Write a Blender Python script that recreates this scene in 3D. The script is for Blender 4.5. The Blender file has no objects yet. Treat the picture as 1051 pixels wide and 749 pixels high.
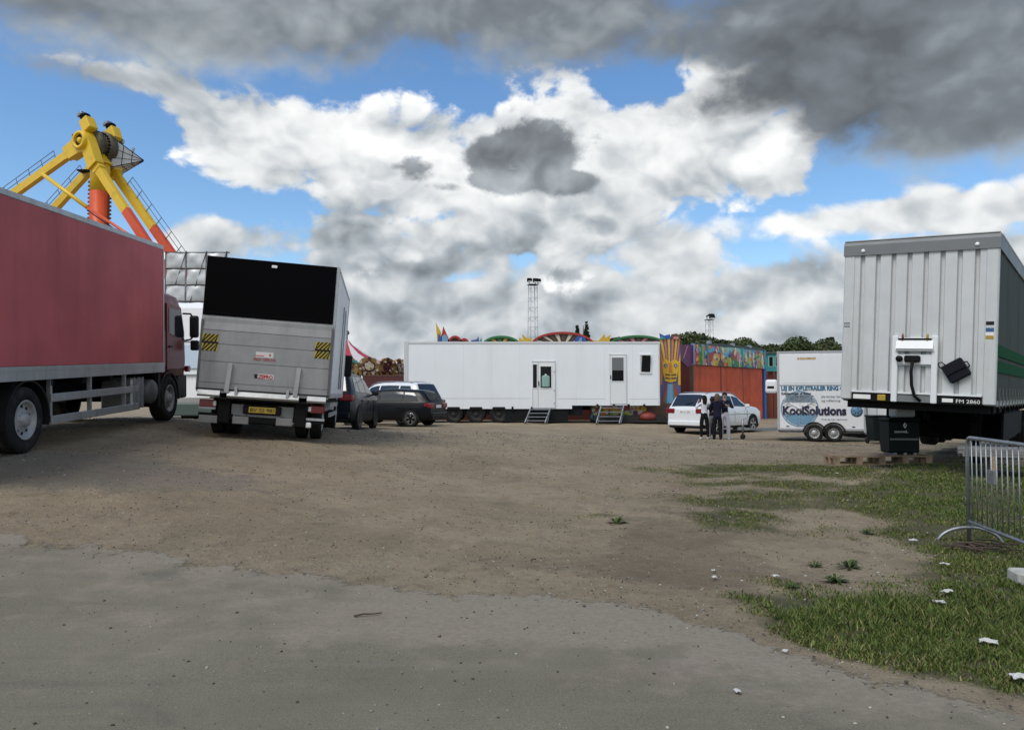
import bpy, bmesh, math, random
import numpy as np
from mathutils import Vector, Matrix, Euler
PI = math.pi
R = math.radians
scene = bpy.context.scene
col = scene.collection
rng = random.Random(7)

# ---------------------------------------------------------------- camera
F, CX, CY, HOR = 809.0, 525.5, 374.5, 405.0
PITCH = math.atan((HOR - CY) / F)
CAMZ = 1.6
cam_d = bpy.data.cameras.new('camera')
cam = bpy.data.objects.new('camera', cam_d)
col.objects.link(cam)
cam.location = (0, 0, CAMZ)
cam.rotation_euler = (PI / 2 + PITCH, 0, 0)
cam_d.sensor_fit = 'HORIZONTAL'
cam_d.angle = 2 * math.atan(CX / F)
cam_d.clip_start = 0.05
cam_d.clip_end = 3000
scene.camera = cam
scene.render.resolution_x, scene.render.resolution_y = 1024, 729
scene.view_settings.view_transform = 'Standard'
scene.view_settings.look = 'None'
scene.view_settings.exposure = 0.40
scene.view_settings.gamma = 1.0

SUN_AZ = R(-138)      # compass angle of the sun, clockwise from +Y: behind left
SUN_EL = R(55)
SKY_STRENGTH = 0.1
sun_d = bpy.data.lights.new('sun', 'SUN')
sun_d.energy = 1.6
sun_d.angle = R(26)
sun_d.color = (1.0, 0.955, 0.89)
sun = bpy.data.objects.new('sun', sun_d)
col.objects.link(sun)
sdir = Vector((math.sin(SUN_AZ) * math.cos(SUN_EL), math.cos(SUN_AZ) * math.cos(SUN_EL), math.sin(SUN_EL)))
sun.rotation_euler = sdir.to_track_quat('Z', 'Y').to_euler()


# ---------------------------------------------------------------- node maths
class N:
    """a value in a node tree; arithmetic on it adds Math nodes"""
    def __init__(s, nt, sock): s.nt, s.s = nt, sock
    def _op(s, op, *o, clamp=False):
        n = s.nt.nodes.new('ShaderNodeMath'); n.operation = op; n.use_clamp = clamp
        for i, v in enumerate((s,) + o):
            if isinstance(v, N): s.nt.links.new(v.s, n.inputs[i])
            else: n.inputs[i].default_value = v
        return N(s.nt, n.outputs[0])
    def __add__(s, o): return s._op('ADD', o)
    __radd__ = __add__
    def __sub__(s, o): return s._op('SUBTRACT', o)
    def __rsub__(s, o): return (s * -1.0) + o
    def __mul__(s, o): return s._op('MULTIPLY', o)
    __rmul__ = __mul__
    def __truediv__(s, o): return s._op('DIVIDE', o)
    def sq(s): return s._op('MULTIPLY', s)
    def exp(s): return s._op('EXPONENT')
    def max(s, o): return s._op('MAXIMUM', o)
    def min(s, o): return s._op('MINIMUM', o)
    def clamp(s): return s._op('ADD', 0.0, clamp=True)
    def step(s, a, b, t0=0.0, t1=1.0):
        n = s.nt.nodes.new('ShaderNodeMapRange'); n.interpolation_type = 'SMOOTHSTEP'
        s.nt.links.new(s.s, n.inputs[0])
        for i, v in enumerate((a, b, t0, t1)): n.inputs[i + 1].default_value = v
        return N(s.nt, n.outputs[0])

def noise(nt, vec, scale, detail=6, rough=0.55, dist=0.0, out=0, lac=2.0):
    n = nt.nodes.new('ShaderNodeTexNoise')
    n.inputs['Scale'].default_value = scale; n.inputs['Detail'].default_value = detail
    n.inputs['Roughness'].default_value = rough; n.inputs['Distortion'].default_value = dist
    n.inputs['Lacunarity'].default_value = lac
    if vec is not None: nt.links.new(vec, n.inputs['Vector'])
    return N(nt, n.outputs[out])

def mixc(nt, fac, a, b):
    n = nt.nodes.new('ShaderNodeMix'); n.data_type = 'RGBA'
    for sock, v in ((n.inputs[0], fac), (n.inputs[6], a), (n.inputs[7], b)):
        if isinstance(v, N): nt.links.new(v.s, sock)
        elif hasattr(v, 'links') or isinstance(v, bpy.types.NodeSocket): nt.links.new(v, sock)
        elif isinstance(v, (tuple, list)): sock.default_value = tuple(v)[:3] + (1,)
        else: sock.default_value = v
    return n.outputs[2]

def vmath(nt, op, a, b=None):
    n = nt.nodes.new('ShaderNodeVectorMath'); n.operation = op
    for i, v in enumerate((a, b)):
        if v is None: continue
        if isinstance(v, (tuple, list)): n.inputs[i].default_value = v
        elif isinstance(v, (int, float)): n.inputs['Scale'].default_value = v
        else: nt.links.new(v, n.inputs[i])
    return n.outputs[0]

# ---------------------------------------------------------------- sky
def sky_pt(px, py):
    az = math.atan((px - CX) / F)
    return az, math.atan((HOR - py) / F * math.cos(az))

def build_sky():
    w = bpy.data.worlds.new('World'); scene.world = w; w.use_nodes = True
    nt = w.node_tree; nt.nodes.clear()
    L = nt.links.new
    tc = nt.nodes.new('ShaderNodeTexCoord')
    d = tc.outputs['Generated']
    sep = nt.nodes.new('ShaderNodeSeparateXYZ'); L(d, sep.inputs[0])
    x, y, z = (N(nt, sep.outputs[i]) for i in range(3))
    az = x._op('ARCTAN2', y)
    el = z._op('ARCSINE')
    sky = nt.nodes.new('ShaderNodeTexSky'); sky.sky_type = 'NISHITA'
    sky.sun_disc = False; sky.sun_elevation = SUN_EL; sky.sun_rotation = SUN_AZ
    sky.ozone_density = 2.2; sky.dust_density = 0.4; sky.air_density = 1.0
    # cloud noise, flattened and finer towards the horizon
    zz = z.max(0.0)
    comb = nt.nodes.new('ShaderNodeCombineXYZ')
    k = 1.0 / 1.0
    L(x.s, comb.inputs[0]); L(y.s, comb.inputs[1]); L((z * 1.35).s, comb.inputs[2])
    p = comb.outputs[0]
    warp = nt.nodes.new('ShaderNodeTexNoise'); warp.inputs['Scale'].default_value = 5.0; warp.inputs['Detail'].default_value = 4
    L(p, warp.inputs['Vector'])
    wv = vmath(nt, 'SCALE', vmath(nt, 'SUBTRACT', warp.outputs[1], (0.5, 0.5, 0.5)), 0.07)
    pw = vmath(nt, 'ADD', p, wv)
    def fbm(vec):
        a = noise(nt, vec, 4.5, 8, 0.52) - 0.5
        p = None
        for sc, am in ((8.0, 0.55), (18.0, 0.32), (40.0, 0.16)):      # rounded puffs with creases between them
            q = ((noise(nt, vec, sc, 0) - 0.5)._op('ABSOLUTE') - 0.11) * am
            p = q if p is None else p + q
        return a * 0.95 + p * 1.0
    n0 = fbm(pw)
    n1 = fbm(vmath(nt, 'ADD', pw, (-0.010, -0.004, 0.034)))     # towards the light: up and left
    def blob(px, py, sx, sy, a):
        a0, e0 = sky_pt(px, py)
        g = (((az - a0) / (sx / F)).sq() + ((el - e0) / (sy / F)).sq()) * -1.0
        return g.exp() * a
    # how thick the cloud is: (px, py, half width, half height, amount)
    ahead = y.step(-0.25, 0.25)
    def union(lst):
        D = None
        for t in lst:
            b = blob(*t); D = b if D is None else D.max(b)
        return D
    def total(lst):
        S = None
        for t in lst:
            b = blob(*t); S = b if S is None else S + b
        return S
    ramp_c = []
    def tone(B):
        cr = nt.nodes.new('ShaderNodeValToRGB'); L(B.s, cr.inputs[0])
        e = cr.color_ramp.elements
        e[0].position = 0.0; e[0].color = (0.060, 0.066, 0.072, 1)
        e[1].position = 1.0; e[1].color = (0.95, 0.95, 0.94, 1)
        for pos, c in ((0.22, (0.155, 0.176, 0.198)), (0.42, (0.345, 0.382, 0.412)), (0.66, (0.65, 0.665, 0.67))):
            q = cr.color_ramp.elements.new(pos); q.color = c + (1,)
        return vmath(nt, 'SCALE', cr.outputs[0], 1.0 / SKY_STRENGTH)
    lit = n0 - n1
    # far low layer of broken cloud, down to the horizon
    nf = noise(nt, pw, 28.0, 6, 0.62) - 0.5
    DA = union([(520, 335, 520, 95, 1.0), (960, 320, 300, 85, 1.0), (40, 330, 330, 110, .95), (960, 215, 150, 24, 1.0), (690, 262, 95, 40, 1.0), (230, 245, 120, 30, .85), (420, 270, 150, 40, 1.0)])
    DA = DA + total([(870, 305, 60, 10, -.3), (60, 200, 120, 30, -.3), (780, 255, 50, 16, -.4), (470, 285, 50, 8, -.2)])
    DA = DA * ahead + (0.62 - ahead * 0.62) - 0.38 + n0 * 1.6 + nf * 0.4
    aA = DA.step(0.0, 0.28)
    BA = 0.555 - DA.step(0.15, 0.8) * 0.13 + lit * 1.15 + n0 * 0.12 + nf * 0.12 + total([(700, 255, 80, 22, .14), (960, 208, 130, 16, .12), (560, 290, 340, 26, -.06), (380, 262, 110, 30, -.08), (560, 332, 380, 14, .06)]) * ahead
    # bright heaped clouds
    DB = union([(270, 145, 100, 60, 1.0), (400, 165, 130, 80, 1.0), (570, 185, 160, 85, 1.0), (755, 140, 112, 76, 1.0), (650, 160, 100, 60, 1.0), (560, 235, 170, 36, 1.0), (370, 240, 70, 40, .9), (150, 75, 130, 24, .55)])
    DB = DB + total([(500, 95, 60, 14, -.35), (660, 88, 50, 14, -.30), (760, 240, 80, 18, -.4), (230, 215, 60, 22, -.3)])
    DB = DB * ahead - 0.40 + n0 * 1.5 + nf * 0.55
    aB = DB.step(0.0, 0.18)
    BB = 0.71 - DB.step(0.3, 0.9) * 0.06 + lit * 1.3 + n0 * 0.12 + nf * 0.10 + total([(650, 195, 170, 24, -.15), (560, 258, 200, 18, -.26), (370, 252, 90, 28, -.26), (300, 175, 70, 30, -.10), (800, 185, 90, 14, -.12), (470, 218, 120, 16, -.12), (330, 218, 60, 20, -.2), (150, 75, 130, 40, -.22)])
    # dark bank overhead
    DC = union([(130, -34, 430, 92, 1.0), (540, -30, 330, 86, 1.0), (900, -10, 300, 120, 1.0), (840, 70, 150, 70, .95), (980, 80, 230, 88, 1.0), (1000, 130, 190, 42, .9), (90, 70, 120, 22, .62)])
    DC = DC + total([(470, 95, 60, 16, -.25), (690, 76, 90, 18, -.35), (770, 150, 40, 30, -.2)])
    DC = DC * ahead + (0.55 - ahead * 0.55) - 0.36 + n0 * 1.1 + nf * 0.35
    aC = DC.step(-0.02, 0.42)
    BC = 0.325 - DC.step(0.0, 0.4) * 0.10 + lit * 0.45 + n0 * 0.12 + nf * 0.07 + total([(880, 55, 230, 70, -.10), (1040, 60, 80, 40, .08), (300, 10, 200, 40, .03), (120, 40, 160, 30, .05), (230, 70, 120, 26, .14), (990, 165, 120, 24, .12)]) * ahead + (0.55 - ahead * 0.55)
    # one small dark cloud drifting in front of the bright ones, ragged above and flatter below
    DD = union([(548, 152, 58, 30, 1.0), (500, 160, 44, 26, 1.0), (575, 186, 44, 15, 1.0), (520, 182, 70, 15, 1.0), (424, 172, 34, 22, .85), (455, 190, 50, 10, .7)])
    DD = DD * ahead - 0.47 + n0 * 1.35 + nf * 0.8
    aD = DD.step(0.0, 0.26) * 0.92
    BD = 0.315 - DD.step(0.0, 0.35) * 0.09 + lit * 0.75 + n0 * 0.10 + nf * 0.12
    horizon = el.step(-0.02, 0.10)
    # bluer, deeper clear sky as the phone shows it
    hsv = nt.nodes.new('ShaderNodeHueSaturation'); hsv.inputs['Saturation'].default_value = 1.18; hsv.inputs['Value'].default_value = 1.25
    L(sky.outputs[0], hsv.inputs['Color'])
    c = mixc(nt, horizon, (0.46 / SKY_STRENGTH, 0.51 / SKY_STRENGTH, 0.55 / SKY_STRENGTH), hsv.outputs[0])
    for al, br in ((aA, BA), (aB, BB), (aC, BC), (aD, BD)):
        c = mixc(nt, al, c, tone(br.max(0.08).min(0.92)))
    bg = nt.nodes.new('ShaderNodeBackground'); bg.inputs['Strength'].default_value = SKY_STRENGTH
    L(c, bg.inputs['Color'])
    out = nt.nodes.new('ShaderNodeOutputWorld'); L(bg.outputs[0], out.inputs[0])
build_sky()
# ---------------------------------------------------------------- where things stand
def P(px, py, d):
    """the point seen at photo pixel (px, py) at depth d metres in front of the camera"""
    c, s = math.cos(PITCH), math.sin(PITCH)
    a, b = (px - CX) / F, (CY - py) / F
    v = Vector((a, c - b * s, s + b * c))
    return Vector((0, 0, CAMZ)) + v * (d / v.y)

_ctrl = np.array([(-3,2,0),(0,2,0),(3,2,0),(-5,5,.03),(0,5,0),(4,5,0),(-9,5,.2),(0,10,.12),(0,16,.28),(0,24,.33),(0,33,.2),(0,40,.17),(3,20,.2),(4,14,.1),
    (-7.25,11.4,.70),(-7.75,17.5,1.0),(-9.6,11.5,.74),(-10.1,17.4,1.03),(-6.03,16.78,.79),(-4.04,17.04,.635),(-6.7,22.1,.80),(-4.75,22.3,.62),(-4.8,24.3,.51),(-4.8,27.2,.44),(-6.5,24.3,.53),(-6.5,27.2,.46),(-4.3,30,.38),(-2.9,30,.36),(-4,34,.3),
    (-5,40,.18),(7,40,.12),(8.3,32,-.05),(10,34.5,-.05),(7.5,29,-.05),(9.5,28,-.06),(11.5,28,-.06),(9.5,24,.0),(7.5,15,.22),(9,17,.16),(12,22,0),(10.5,21,.03),(8.1,17.5,.11),(5.1,8.9,-.05),(4.9,7.3,-.03),(9,9,.03),
    (-60,60,.1),(0,60,.1),(60,60,.1),(-25,30,.5),(40,20,0),(0,-20,0),(40,-20,0),(-40,-20,0),(-25,12,.6),(0,200,0),(200,0,0),(-200,0,0),(0,-200,0),(0,500,0)], float)
def _tps(c):
    n = len(c); d = np.linalg.norm(c[:, None, :2] - c[None, :, :2], axis=2)
    K = np.where(d > 0, d * d * np.log(d + 1e-12), 0) + np.eye(n) * 0.02
    Q = np.c_[np.ones(n), c[:, :2]]
    A = np.block([[K, Q], [Q.T, np.zeros((3, 3))]])
    return np.linalg.solve(A, np.r_[c[:, 2], 0, 0, 0])
_w = _tps(_ctrl)
def _bump(x, y):
    """ruts and soft unevenness of the dirt"""
    return 0.018 * np.sin(x * 1.9 + .6 * np.sin(y * 1.3)) * np.sin(y * 1.1 + .8 * np.sin(x * .9)) + 0.012 * np.sin(x * 4.3 + y * 2.1) * np.sin(y * 3.7 - x * 1.2)
ROAD_X = np.array([-60, -15, -5.3, -2.96, -.62, .6, 1.4, 1.9, 2.6, 5, 10, 60.])
ROAD_Y = np.array([19, 10.4, 8.1, 7.35, 6.60, 6.40, 5.85, 4.85, 4.1, 3.2, 2.0, -8.])
def road_edge(x):
    return np.interp(x, ROAD_X, ROAD_Y) + .03 * np.sin(x * 3.1) + .025 * np.sin(x * 7.7 + 1) + .025 * np.sin(x * 17.3 + 2) + .015 * np.sin(x * 41 + 3 * np.sin(x * 5))
def G(x, y):
    x = np.asarray(x, float); y = np.asarray(y, float); sh = np.broadcast(x, y).shape
    x, y = np.broadcast_arrays(x, y); xf, yf = x.ravel(), y.ravel()
    d = np.sqrt((xf[:, None] - _ctrl[None, :, 0]) ** 2 + (yf[:, None] - _ctrl[None, :, 1]) ** 2)
    K = np.where(d > 1e-9, d * d * np.log(d + 1e-12), 0)
    z = K @ _w[:len(_ctrl)] + _w[-3] + _w[-2] * xf + _w[-1] * yf
    far = np.clip((np.hypot(xf, yf - 20) - 60) / 60, 0, 1)
    z = z * (1 - far)
    k = np.clip((yf - road_edge(xf) - .05) / .6, 0, 1) * (1 - far)
    z = z + _bump(xf, yf) * k
    return z.reshape(sh) if sh else float(z[0])
def g(x, y): return float(G(np.array([x]), np.array([y]))[0])

# ---------------------------------------------------------------- mesh building
class MB:
    def __init__(s): s.v = []; s.f = []; s.m = []; s.sm = []
    def add(s, vs, fs, mi=0, smooth=False, M=None):
        o = len(s.v)
        s.v += [tuple(M @ Vector(q)) if M is not None else tuple(q) for q in vs]
        s.f += [tuple(i + o for i in f) for f in fs]
        s.m += [mi] * len(fs); s.sm += [smooth] * len(fs)
        return s
    def box(s, c, d, mi=0, rot=None, bev=0.0, M=None, taper=None):
        bm = bmesh.new(); bmesh.ops.create_cube(bm, size=1)
        for v in bm.verts:
            v.co = Vector((v.co.x * d[0], v.co.y * d[1], v.co.z * d[2]))
            if taper and v.co.z > 0: v.co.x *= taper[0]; v.co.y *= taper[1]
        if bev > 0:
            bmesh.ops.bevel(bm, geom=list(bm.edges), offset=bev, segments=2 if bev > .03 else 1, profile=.5, affect='EDGES')
        Mx = Matrix.Translation(c)
        if rot is not None: Mx = Mx @ Euler(rot).to_matrix().to_4x4()
        if M is not None: Mx = M @ Mx
        bm.verts.index_update()
        s.add([v.co for v in bm.verts], [[v.index for v in f.verts] for f in bm.faces], mi, False, Mx); bm.free()
        return s
    def b2(s, lo, hi, mi=0, bev=0.0, M=None):
        return s.box([(a + b) / 2 for a, b in zip(lo, hi)], [abs(b - a) for a, b in zip(lo, hi)], mi, None, bev, M)
    def ring(s, rings, mi=0, smooth=True, cap=True, closed=True, M=None):
        """rings: lists of the same number of points, skinned one to the next"""
        n = len(rings[0]); vs = [q for r in rings for q in r]; fs = []
        for k in range(len(rings) - 1):
            for i in range(n if closed else n - 1):
                j = (i + 1) % n
                fs.append((k * n + i, k * n + j, (k + 1) * n + j, (k + 1) * n + i))
        s.add(vs, fs, mi, smooth, M)
        if cap:
            o = len(s.v) - len(vs)
            s.f.append(tuple(o + i for i in reversed(range(n)))); s.f.append(tuple(o + (len(rings) - 1) * n + i for i in range(n)))
            s.m += [mi, mi]; s.sm += [False, False]
        return s
    def tube(s, pts, r, mi=0, n=8, r1=None, cap=True, M=None, smooth=True):
        pts = [Vector(p) for p in pts]; rings = []; up = None
        for i, p in enumerate(pts):
            t = ((pts[min(i + 1, len(pts) - 1)] - p).normalized() + (p - pts[max(i - 1, 0)]).normalized())
            t = t.normalized() if t.length > 1e-6 else Vector((0, 0, 1))
            if up is None: up = t.orthogonal().normalized()
            up = (up - t * up.dot(t)); up = up.normalized() if up.length > 1e-6 else t.orthogonal().normalized()
            b = t.cross(up)
            rr = r if r1 is None else r + (r1 - r) * i / max(1, len(pts) - 1)
            rings.append([p + (up * math.cos(2 * PI * k / n) + b * math.sin(2 * PI * k / n)) * rr for k in range(n)])
        return s.ring(rings, mi, smooth, cap, True, M)
    def lathe(s, prof, o=(0, 0, 0), axis='z', n=24, mi=0, smooth=True, cap=True, M=None):
        rings = []
        for r, h in prof:
            q = []
            for k in range(n):
                a = 2 * PI * k / n; c, d = math.cos(a) * r, math.sin(a) * r
                q.append({'z': (o[0] + c, o[1] + d, o[2] + h), 'x': (o[0] + h, o[1] + c, o[2] + d), 'y': (o[0] + d, o[1] + h, o[2] + c)}[axis])
            rings.append(q)
        return s.ring(rings, mi, smooth, cap, True, M)
    def prism(s, poly, h0, h1, plane='yz', mi=0, M=None, smooth=False):
        """poly in the named plane, extruded along the third axis from h0 to h1"""
        def to(a, b, h): return {'yz': (h, a, b), 'xz': (a, h, b), 'xy': (a, b, h)}[plane]
        n = len(poly)
        vs = [to(a, b, h0) for a, b in poly] + [to(a, b, h1) for a, b in poly]
        s.add(vs, [tuple(reversed(range(n))), tuple(range(n, 2 * n))], mi, False, M)
        o = len(s.v) - 2 * n
        for i in range(n):
            j = (i + 1) % n
            s.f.append((o + i, o + j, o + n + j, o + n + i)); s.m.append(mi); s.sm.append(smooth)
        return s
    def beam(s, a, b, w, h, mi=0, up=(0, 0, 1), M=None):
        a, b = Vector(a), Vector(b); t = (b - a).normalized(); u = Vector(up); x = t.cross(u)
        x = x.normalized() if x.length > 1e-4 else t.orthogonal().normalized(); z = x.cross(t)
        q = lambda p: [p + x * w / 2 + z * h / 2, p - x * w / 2 + z * h / 2, p - x * w / 2 - z * h / 2, p + x * w / 2 - z * h / 2]
        return s.ring([q(a), q(b)], mi, False, True, True, M)
    def each(s, name, mat, parent=None):
        """one object for every loose piece"""
        n = len(s.v); par = list(range(n))
        def find(i):
            while par[i] != i: par[i] = par[par[i]]; i = par[i]
            return i
        for f in s.f:
            a = find(f[0])
            for i in f[1:]: par[find(i)] = a
        grp = {}
        for k, f in enumerate(s.f): grp.setdefault(find(f[0]), []).append(k)
        out = []
        for ks in grp.values():
            q = MB(); mp = {}
            for k in ks:
                for i in s.f[k]:
                    if i not in mp: mp[i] = len(q.v); q.v.append(s.v[i])
                q.f.append(tuple(mp[i] for i in s.f[k])); q.m.append(s.m[k]); q.sm.append(s.sm[k])
            out.append(q.build(name, mat, parent))
        return out
    def build(s, name, mat, parent=None, kind=None):
        me = bpy.data.meshes.new(name); me.from_pydata(s.v, [], s.f)
        for m in (mat if isinstance(mat, (list, tuple)) else [mat]): me.materials.append(m)
        me.polygons.foreach_set('material_index', s.m); me.polygons.foreach_set('use_smooth', s.sm)
        bm = bmesh.new(); bm.from_mesh(me); bmesh.ops.recalc_face_normals(bm, faces=bm.faces); bm.to_mesh(me); bm.free()
        me.update()
        o = bpy.data.objects.new(name, me); col.objects.link(o)
        if parent is not None: o.parent = parent
        if kind: o['kind'] = kind
        return o

def thing(name, label, cat, loc=(0, 0, 0), rot=(0, 0, 0), group=None):
    o = bpy.data.objects.new(name, None); col.objects.link(o)
    o.location = loc; o.rotation_euler = rot; o.empty_display_size = .3
    return tag(o, label, cat, group)
def tag(o, label, cat, group=None):
    o['label'] = label; o['category'] = cat
    if group: o['group'] = group
    return o
def copy_tree(o, parent=None):
    c = o.copy(); col.objects.link(c)
    if parent is not None: c.parent = parent
    for ch in list(o.children): copy_tree(ch, c)
    return c
def lettering(text, size, mat, parent, M, name='lettering', thick=0.004, bold=0.0, align='LEFT', width=None):
    cu = bpy.data.curves.new(name, 'FONT'); cu.body = text; cu.size = size; cu.extrude = thick; cu.offset = bold; cu.align_x = align
    cu.resolution_u = 3
    t = bpy.data.objects.new('tmp', cu); col.objects.link(t)
    bpy.context.view_layer.update()
    me = bpy.data.meshes.new_from_object(t.evaluated_get(bpy.context.evaluated_depsgraph_get()))
    bpy.data.objects.remove(t)
    xs = [v.co.x for v in me.vertices]; w = max(xs) - min(xs)
    k = width / w if width else 1
    me.transform(M @ Matrix.Diagonal((k, 1, 1, 1)))
    me.materials.clear(); me.materials.append(mat); me.name = name
    o = bpy.data.objects.new(name, me); col.objects.link(o); o.parent = parent
    return o

# ---------------------------------------------------------------- materials
def mat(name, color, rough=0.5, metal=0.0, var=0.0, vscale=3.0, bump=0.0, bscale=40.0, dirt=0.0, dirtcol=(.10, .085, .06), dscale=2.0, spec=None, coat=0.0, streak=False):
    if spec is None: spec = .12 if max(color) < .06 else .5
    m = bpy.data.materials.new(name); m.use_nodes = True; nt = m.node_tree
    b = nt.nodes['Principled BSDF']
    b.inputs['Base Color'].default_value = tuple(color) + (1,); b.inputs['Roughness'].default_value = rough; b.inputs['Metallic'].default_value = metal
    b.inputs['Specular IOR Level'].default_value = spec; b.inputs['Coat Weight'].default_value = coat; b.inputs['Coat Roughness'].default_value = .08
    tc = nt.nodes.new('ShaderNodeTexCoord'); ob = tc.outputs['Object']
    c = None
    if var > 0:
        n = noise(nt, ob, vscale, 5, .6)
        c = mixc(nt, n.step(.3, .7), tuple(k * (1 - var) for k in color), tuple(min(1, k * (1 + var)) for k in color))
    if dirt > 0:
        v = vmath(nt, 'MULTIPLY', ob, (1.6, 1.6, .22)) if streak else ob
        n = noise(nt, v, dscale, 8, .65)
        c = mixc(nt, n.step(.46, .78) * dirt, c if c is not None else tuple(color), dirtcol)
        nt.links.new((n * .25 + (rough - .1)).s, b.inputs['Roughness'])
    if c is not None: nt.links.new(c, b.inputs['Base Color'])
    if bump > 0:
        n = noise(nt, ob, bscale, 5, .6)
        bp = nt.nodes.new('ShaderNodeBump'); bp.inputs['Strength'].default_value = bump; bp.inputs['Distance'].default_value = .02
        nt.links.new(n.s, bp.inputs['Height']); nt.links.new(bp.outputs[0], b.inputs['Normal'])
    return m

M_ = {}
def mk(k, *a, **kw): M_[k] = mat(k, *a, **kw); return M_[k]
mk('rubber', (.018, .018, .019), .75, var=.2, dirt=.5, dscale=4, spec=.12)
mk('black', (.008, .008, .009), .5, dirt=.15, dscale=3, dirtcol=(.04, .035, .03), spec=.12)
mk('chassis', (.008, .008, .0085), .7, dirt=.2, dscale=4, dirtcol=(.03, .026, .02), spec=.12)
mk('plastic', (.014, .014, .015), .5, spec=.12)
mk('rim', (.33, .33, .33), .45, .15, dirt=.55, dscale=9, dirtcol=(.14, .12, .10))
mk('alloy', (.55, .56, .57), .25, .9, dirt=.2, dscale=9)
mk('glass', (.018, .022, .026), .06, spec=.8)
mk('chrome', (.7, .7, .7), .15, 1.0)
mk('galv', (.30, .32, .34), .42, .75, var=.15, vscale=9, dirt=.2, dscale=6)
mk('alu', (.42, .43, .43), .42, .6, var=.08, dirt=.4, dscale=2.5, streak=True)
mk('white', (.74, .76, .77), .4, dirt=.22, dscale=1.4, dirtcol=(.30, .29, .26), streak=True)
mk('white_clean', (.80, .81, .82), .35, dirt=.15, dscale=1.4, dirtcol=(.4, .39, .36))
mk('red_lamp', (.20, .010, .012), .2, coat=.3)
mk('clear_lamp', (.75, .76, .76), .12, coat=.5)
mk('amber', (.55, .16, .01), .25)
mk('plate_yellow', (.42, .29, .03), .4, dirt=.3)
mk('plate_white', (.78, .78, .76), .4)
mk('ink', (.02, .02, .022), .5)
mk('yellow', (.72, .47, .02), .4, dirt=.25, dscale=2.0, dirtcol=(.12, .07, .02))
mk('orange', (.62, .085, .02), .42, dirt=.25, dscale=2.0, dirtcol=(.15, .03, .01))
mk('wood', (.27, .20, .13), .8, var=.3, vscale=5, bump=.3, bscale=20)

def wheel(parent, x, y, z, r, w, rim_mat, side=1, name='wheel', style='truck'):
    """a tyre with a rim; side = which way (x) the rim faces"""
    t = MB()
    h = w / 2
    t.lathe([(r * .60, -h * .92), (r * .80, -h), (r * .93, -h * .96), (r * .985, -h * .78), (r, -h * .6), (r * .985, -h * .5), (r, -h * .4), (r, -h * .06), (r * .985, 0), (r, h * .06), (r, h * .4), (r * .985, h * .5), (r, h * .6), (r * .985, h * .78), (r * .93, h * .96), (r * .80, h), (r * .60, h * .92), (r * .56, 0), (r * .60, -h * .92)], (x, y, z), 'x', 32, cap=False)
    ob = t.build(name, M_['rubber'], parent)
    m = MB(); s = side
    if style == 'truck':
        m.lathe([(r * .60, s * h * .95), (r * .56, s * h * 1.0), (r * .52, s * h * .8), (r * .47, s * h * .45), (r * .40, s * h * .50), (r * .28, s * h * .62), (r * .20, s * h * .75), (r * .19, s * h * 1.05), (r * .12, s * h * 1.15), (.001, s * h * 1.15)], (x, y, z), 'x', 28, cap=False)
        for k in range(10):
            a = 2 * PI * k / 10
            m.lathe([(r * .022, s * h * .5), (r * .022, s * h * .78)], (x, y + math.cos(a) * r * .24, z + math.sin(a) * r * .24), 'x', 6)
        hole = MB()
        for k in range(10):
            a = 2 * PI * (k + .5) / 10
            hole.lathe([(r * .05, s * h * .42), (r * .05, s * h * .56)], (x, y + math.cos(a) * r * .40, z + math.sin(a) * r * .40), 'x', 8, mi=1)
        o = len(m.v); m.v += hole.v; m.f += [tuple(i + o for i in f) for f in hole.f]; m.m += hole.m; m.sm += hole.sm
    else:
        m.lathe([(r * .66, s * h * .93), (r * .62, s * h * 1.0), (r * .59, s * h * .7), (r * .57, s * h * .1), (.001, s * h * .1)], (x, y, z), 'x', 28, cap=False, mi=1)
        m.lathe([(r * .665, s * h * .93), (r * .64, s * h * 1.01), (r * .60, s * h * .9)], (x, y, z), 'x', 28, cap=False)
        for k in range(5):
            a = 2 * PI * k / 5 + .3
            for da in (-.16, .16):
                c0 = (x + s * h * .80, y + math.cos(a) * r * .1, z + math.sin(a) * r * .1)
                c1 = (x + s * h * .86, y + math.cos(a + da) * r * .61, z + math.sin(a + da) * r * .61)
                m.beam(c0, c1, r * .09, r * .07, 0, (1, 0, 0))
        m.lathe([(r * .16, s * h * .5), (r * .15, s * h * .9), (.001, s * h * .92)], (x, y, z), 'x', 14, cap=False)
    m.build('rim', [rim_mat, M_['black']], ob)
    return ob
# ---------------------------------------------------------------- ground
def soft_ell(x, y, cx, cy, rx, ry, rot=0):
    c, s = math.cos(rot), math.sin(rot); dx, dy = x - cx, y - cy
    return np.exp(-(((dx * c + dy * s) / rx) ** 2 + ((-dx * s + dy * c) / ry) ** 2))
def vnoise(x, y, sc, seed=0):
    """smooth value noise on the plane"""
    x = np.asarray(x) * sc + seed * 17.3; y = np.asarray(y) * sc - seed * 9.1
    xi, yi = np.floor(x), np.floor(y); fx, fy = x - xi, y - yi
    fx = fx * fx * (3 - 2 * fx); fy = fy * fy * (3 - 2 * fy)
    h = lambda a, b: np.mod(np.abs(np.sin(a * 127.1 + b * 311.7 + seed * 5.3) * 43758.5453), 1)
    return (h(xi, yi) * (1 - fx) + h(xi + 1, yi) * fx) * (1 - fy) + (h(xi, yi + 1) * (1 - fx) + h(xi + 1, yi + 1) * fx) * fy
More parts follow.
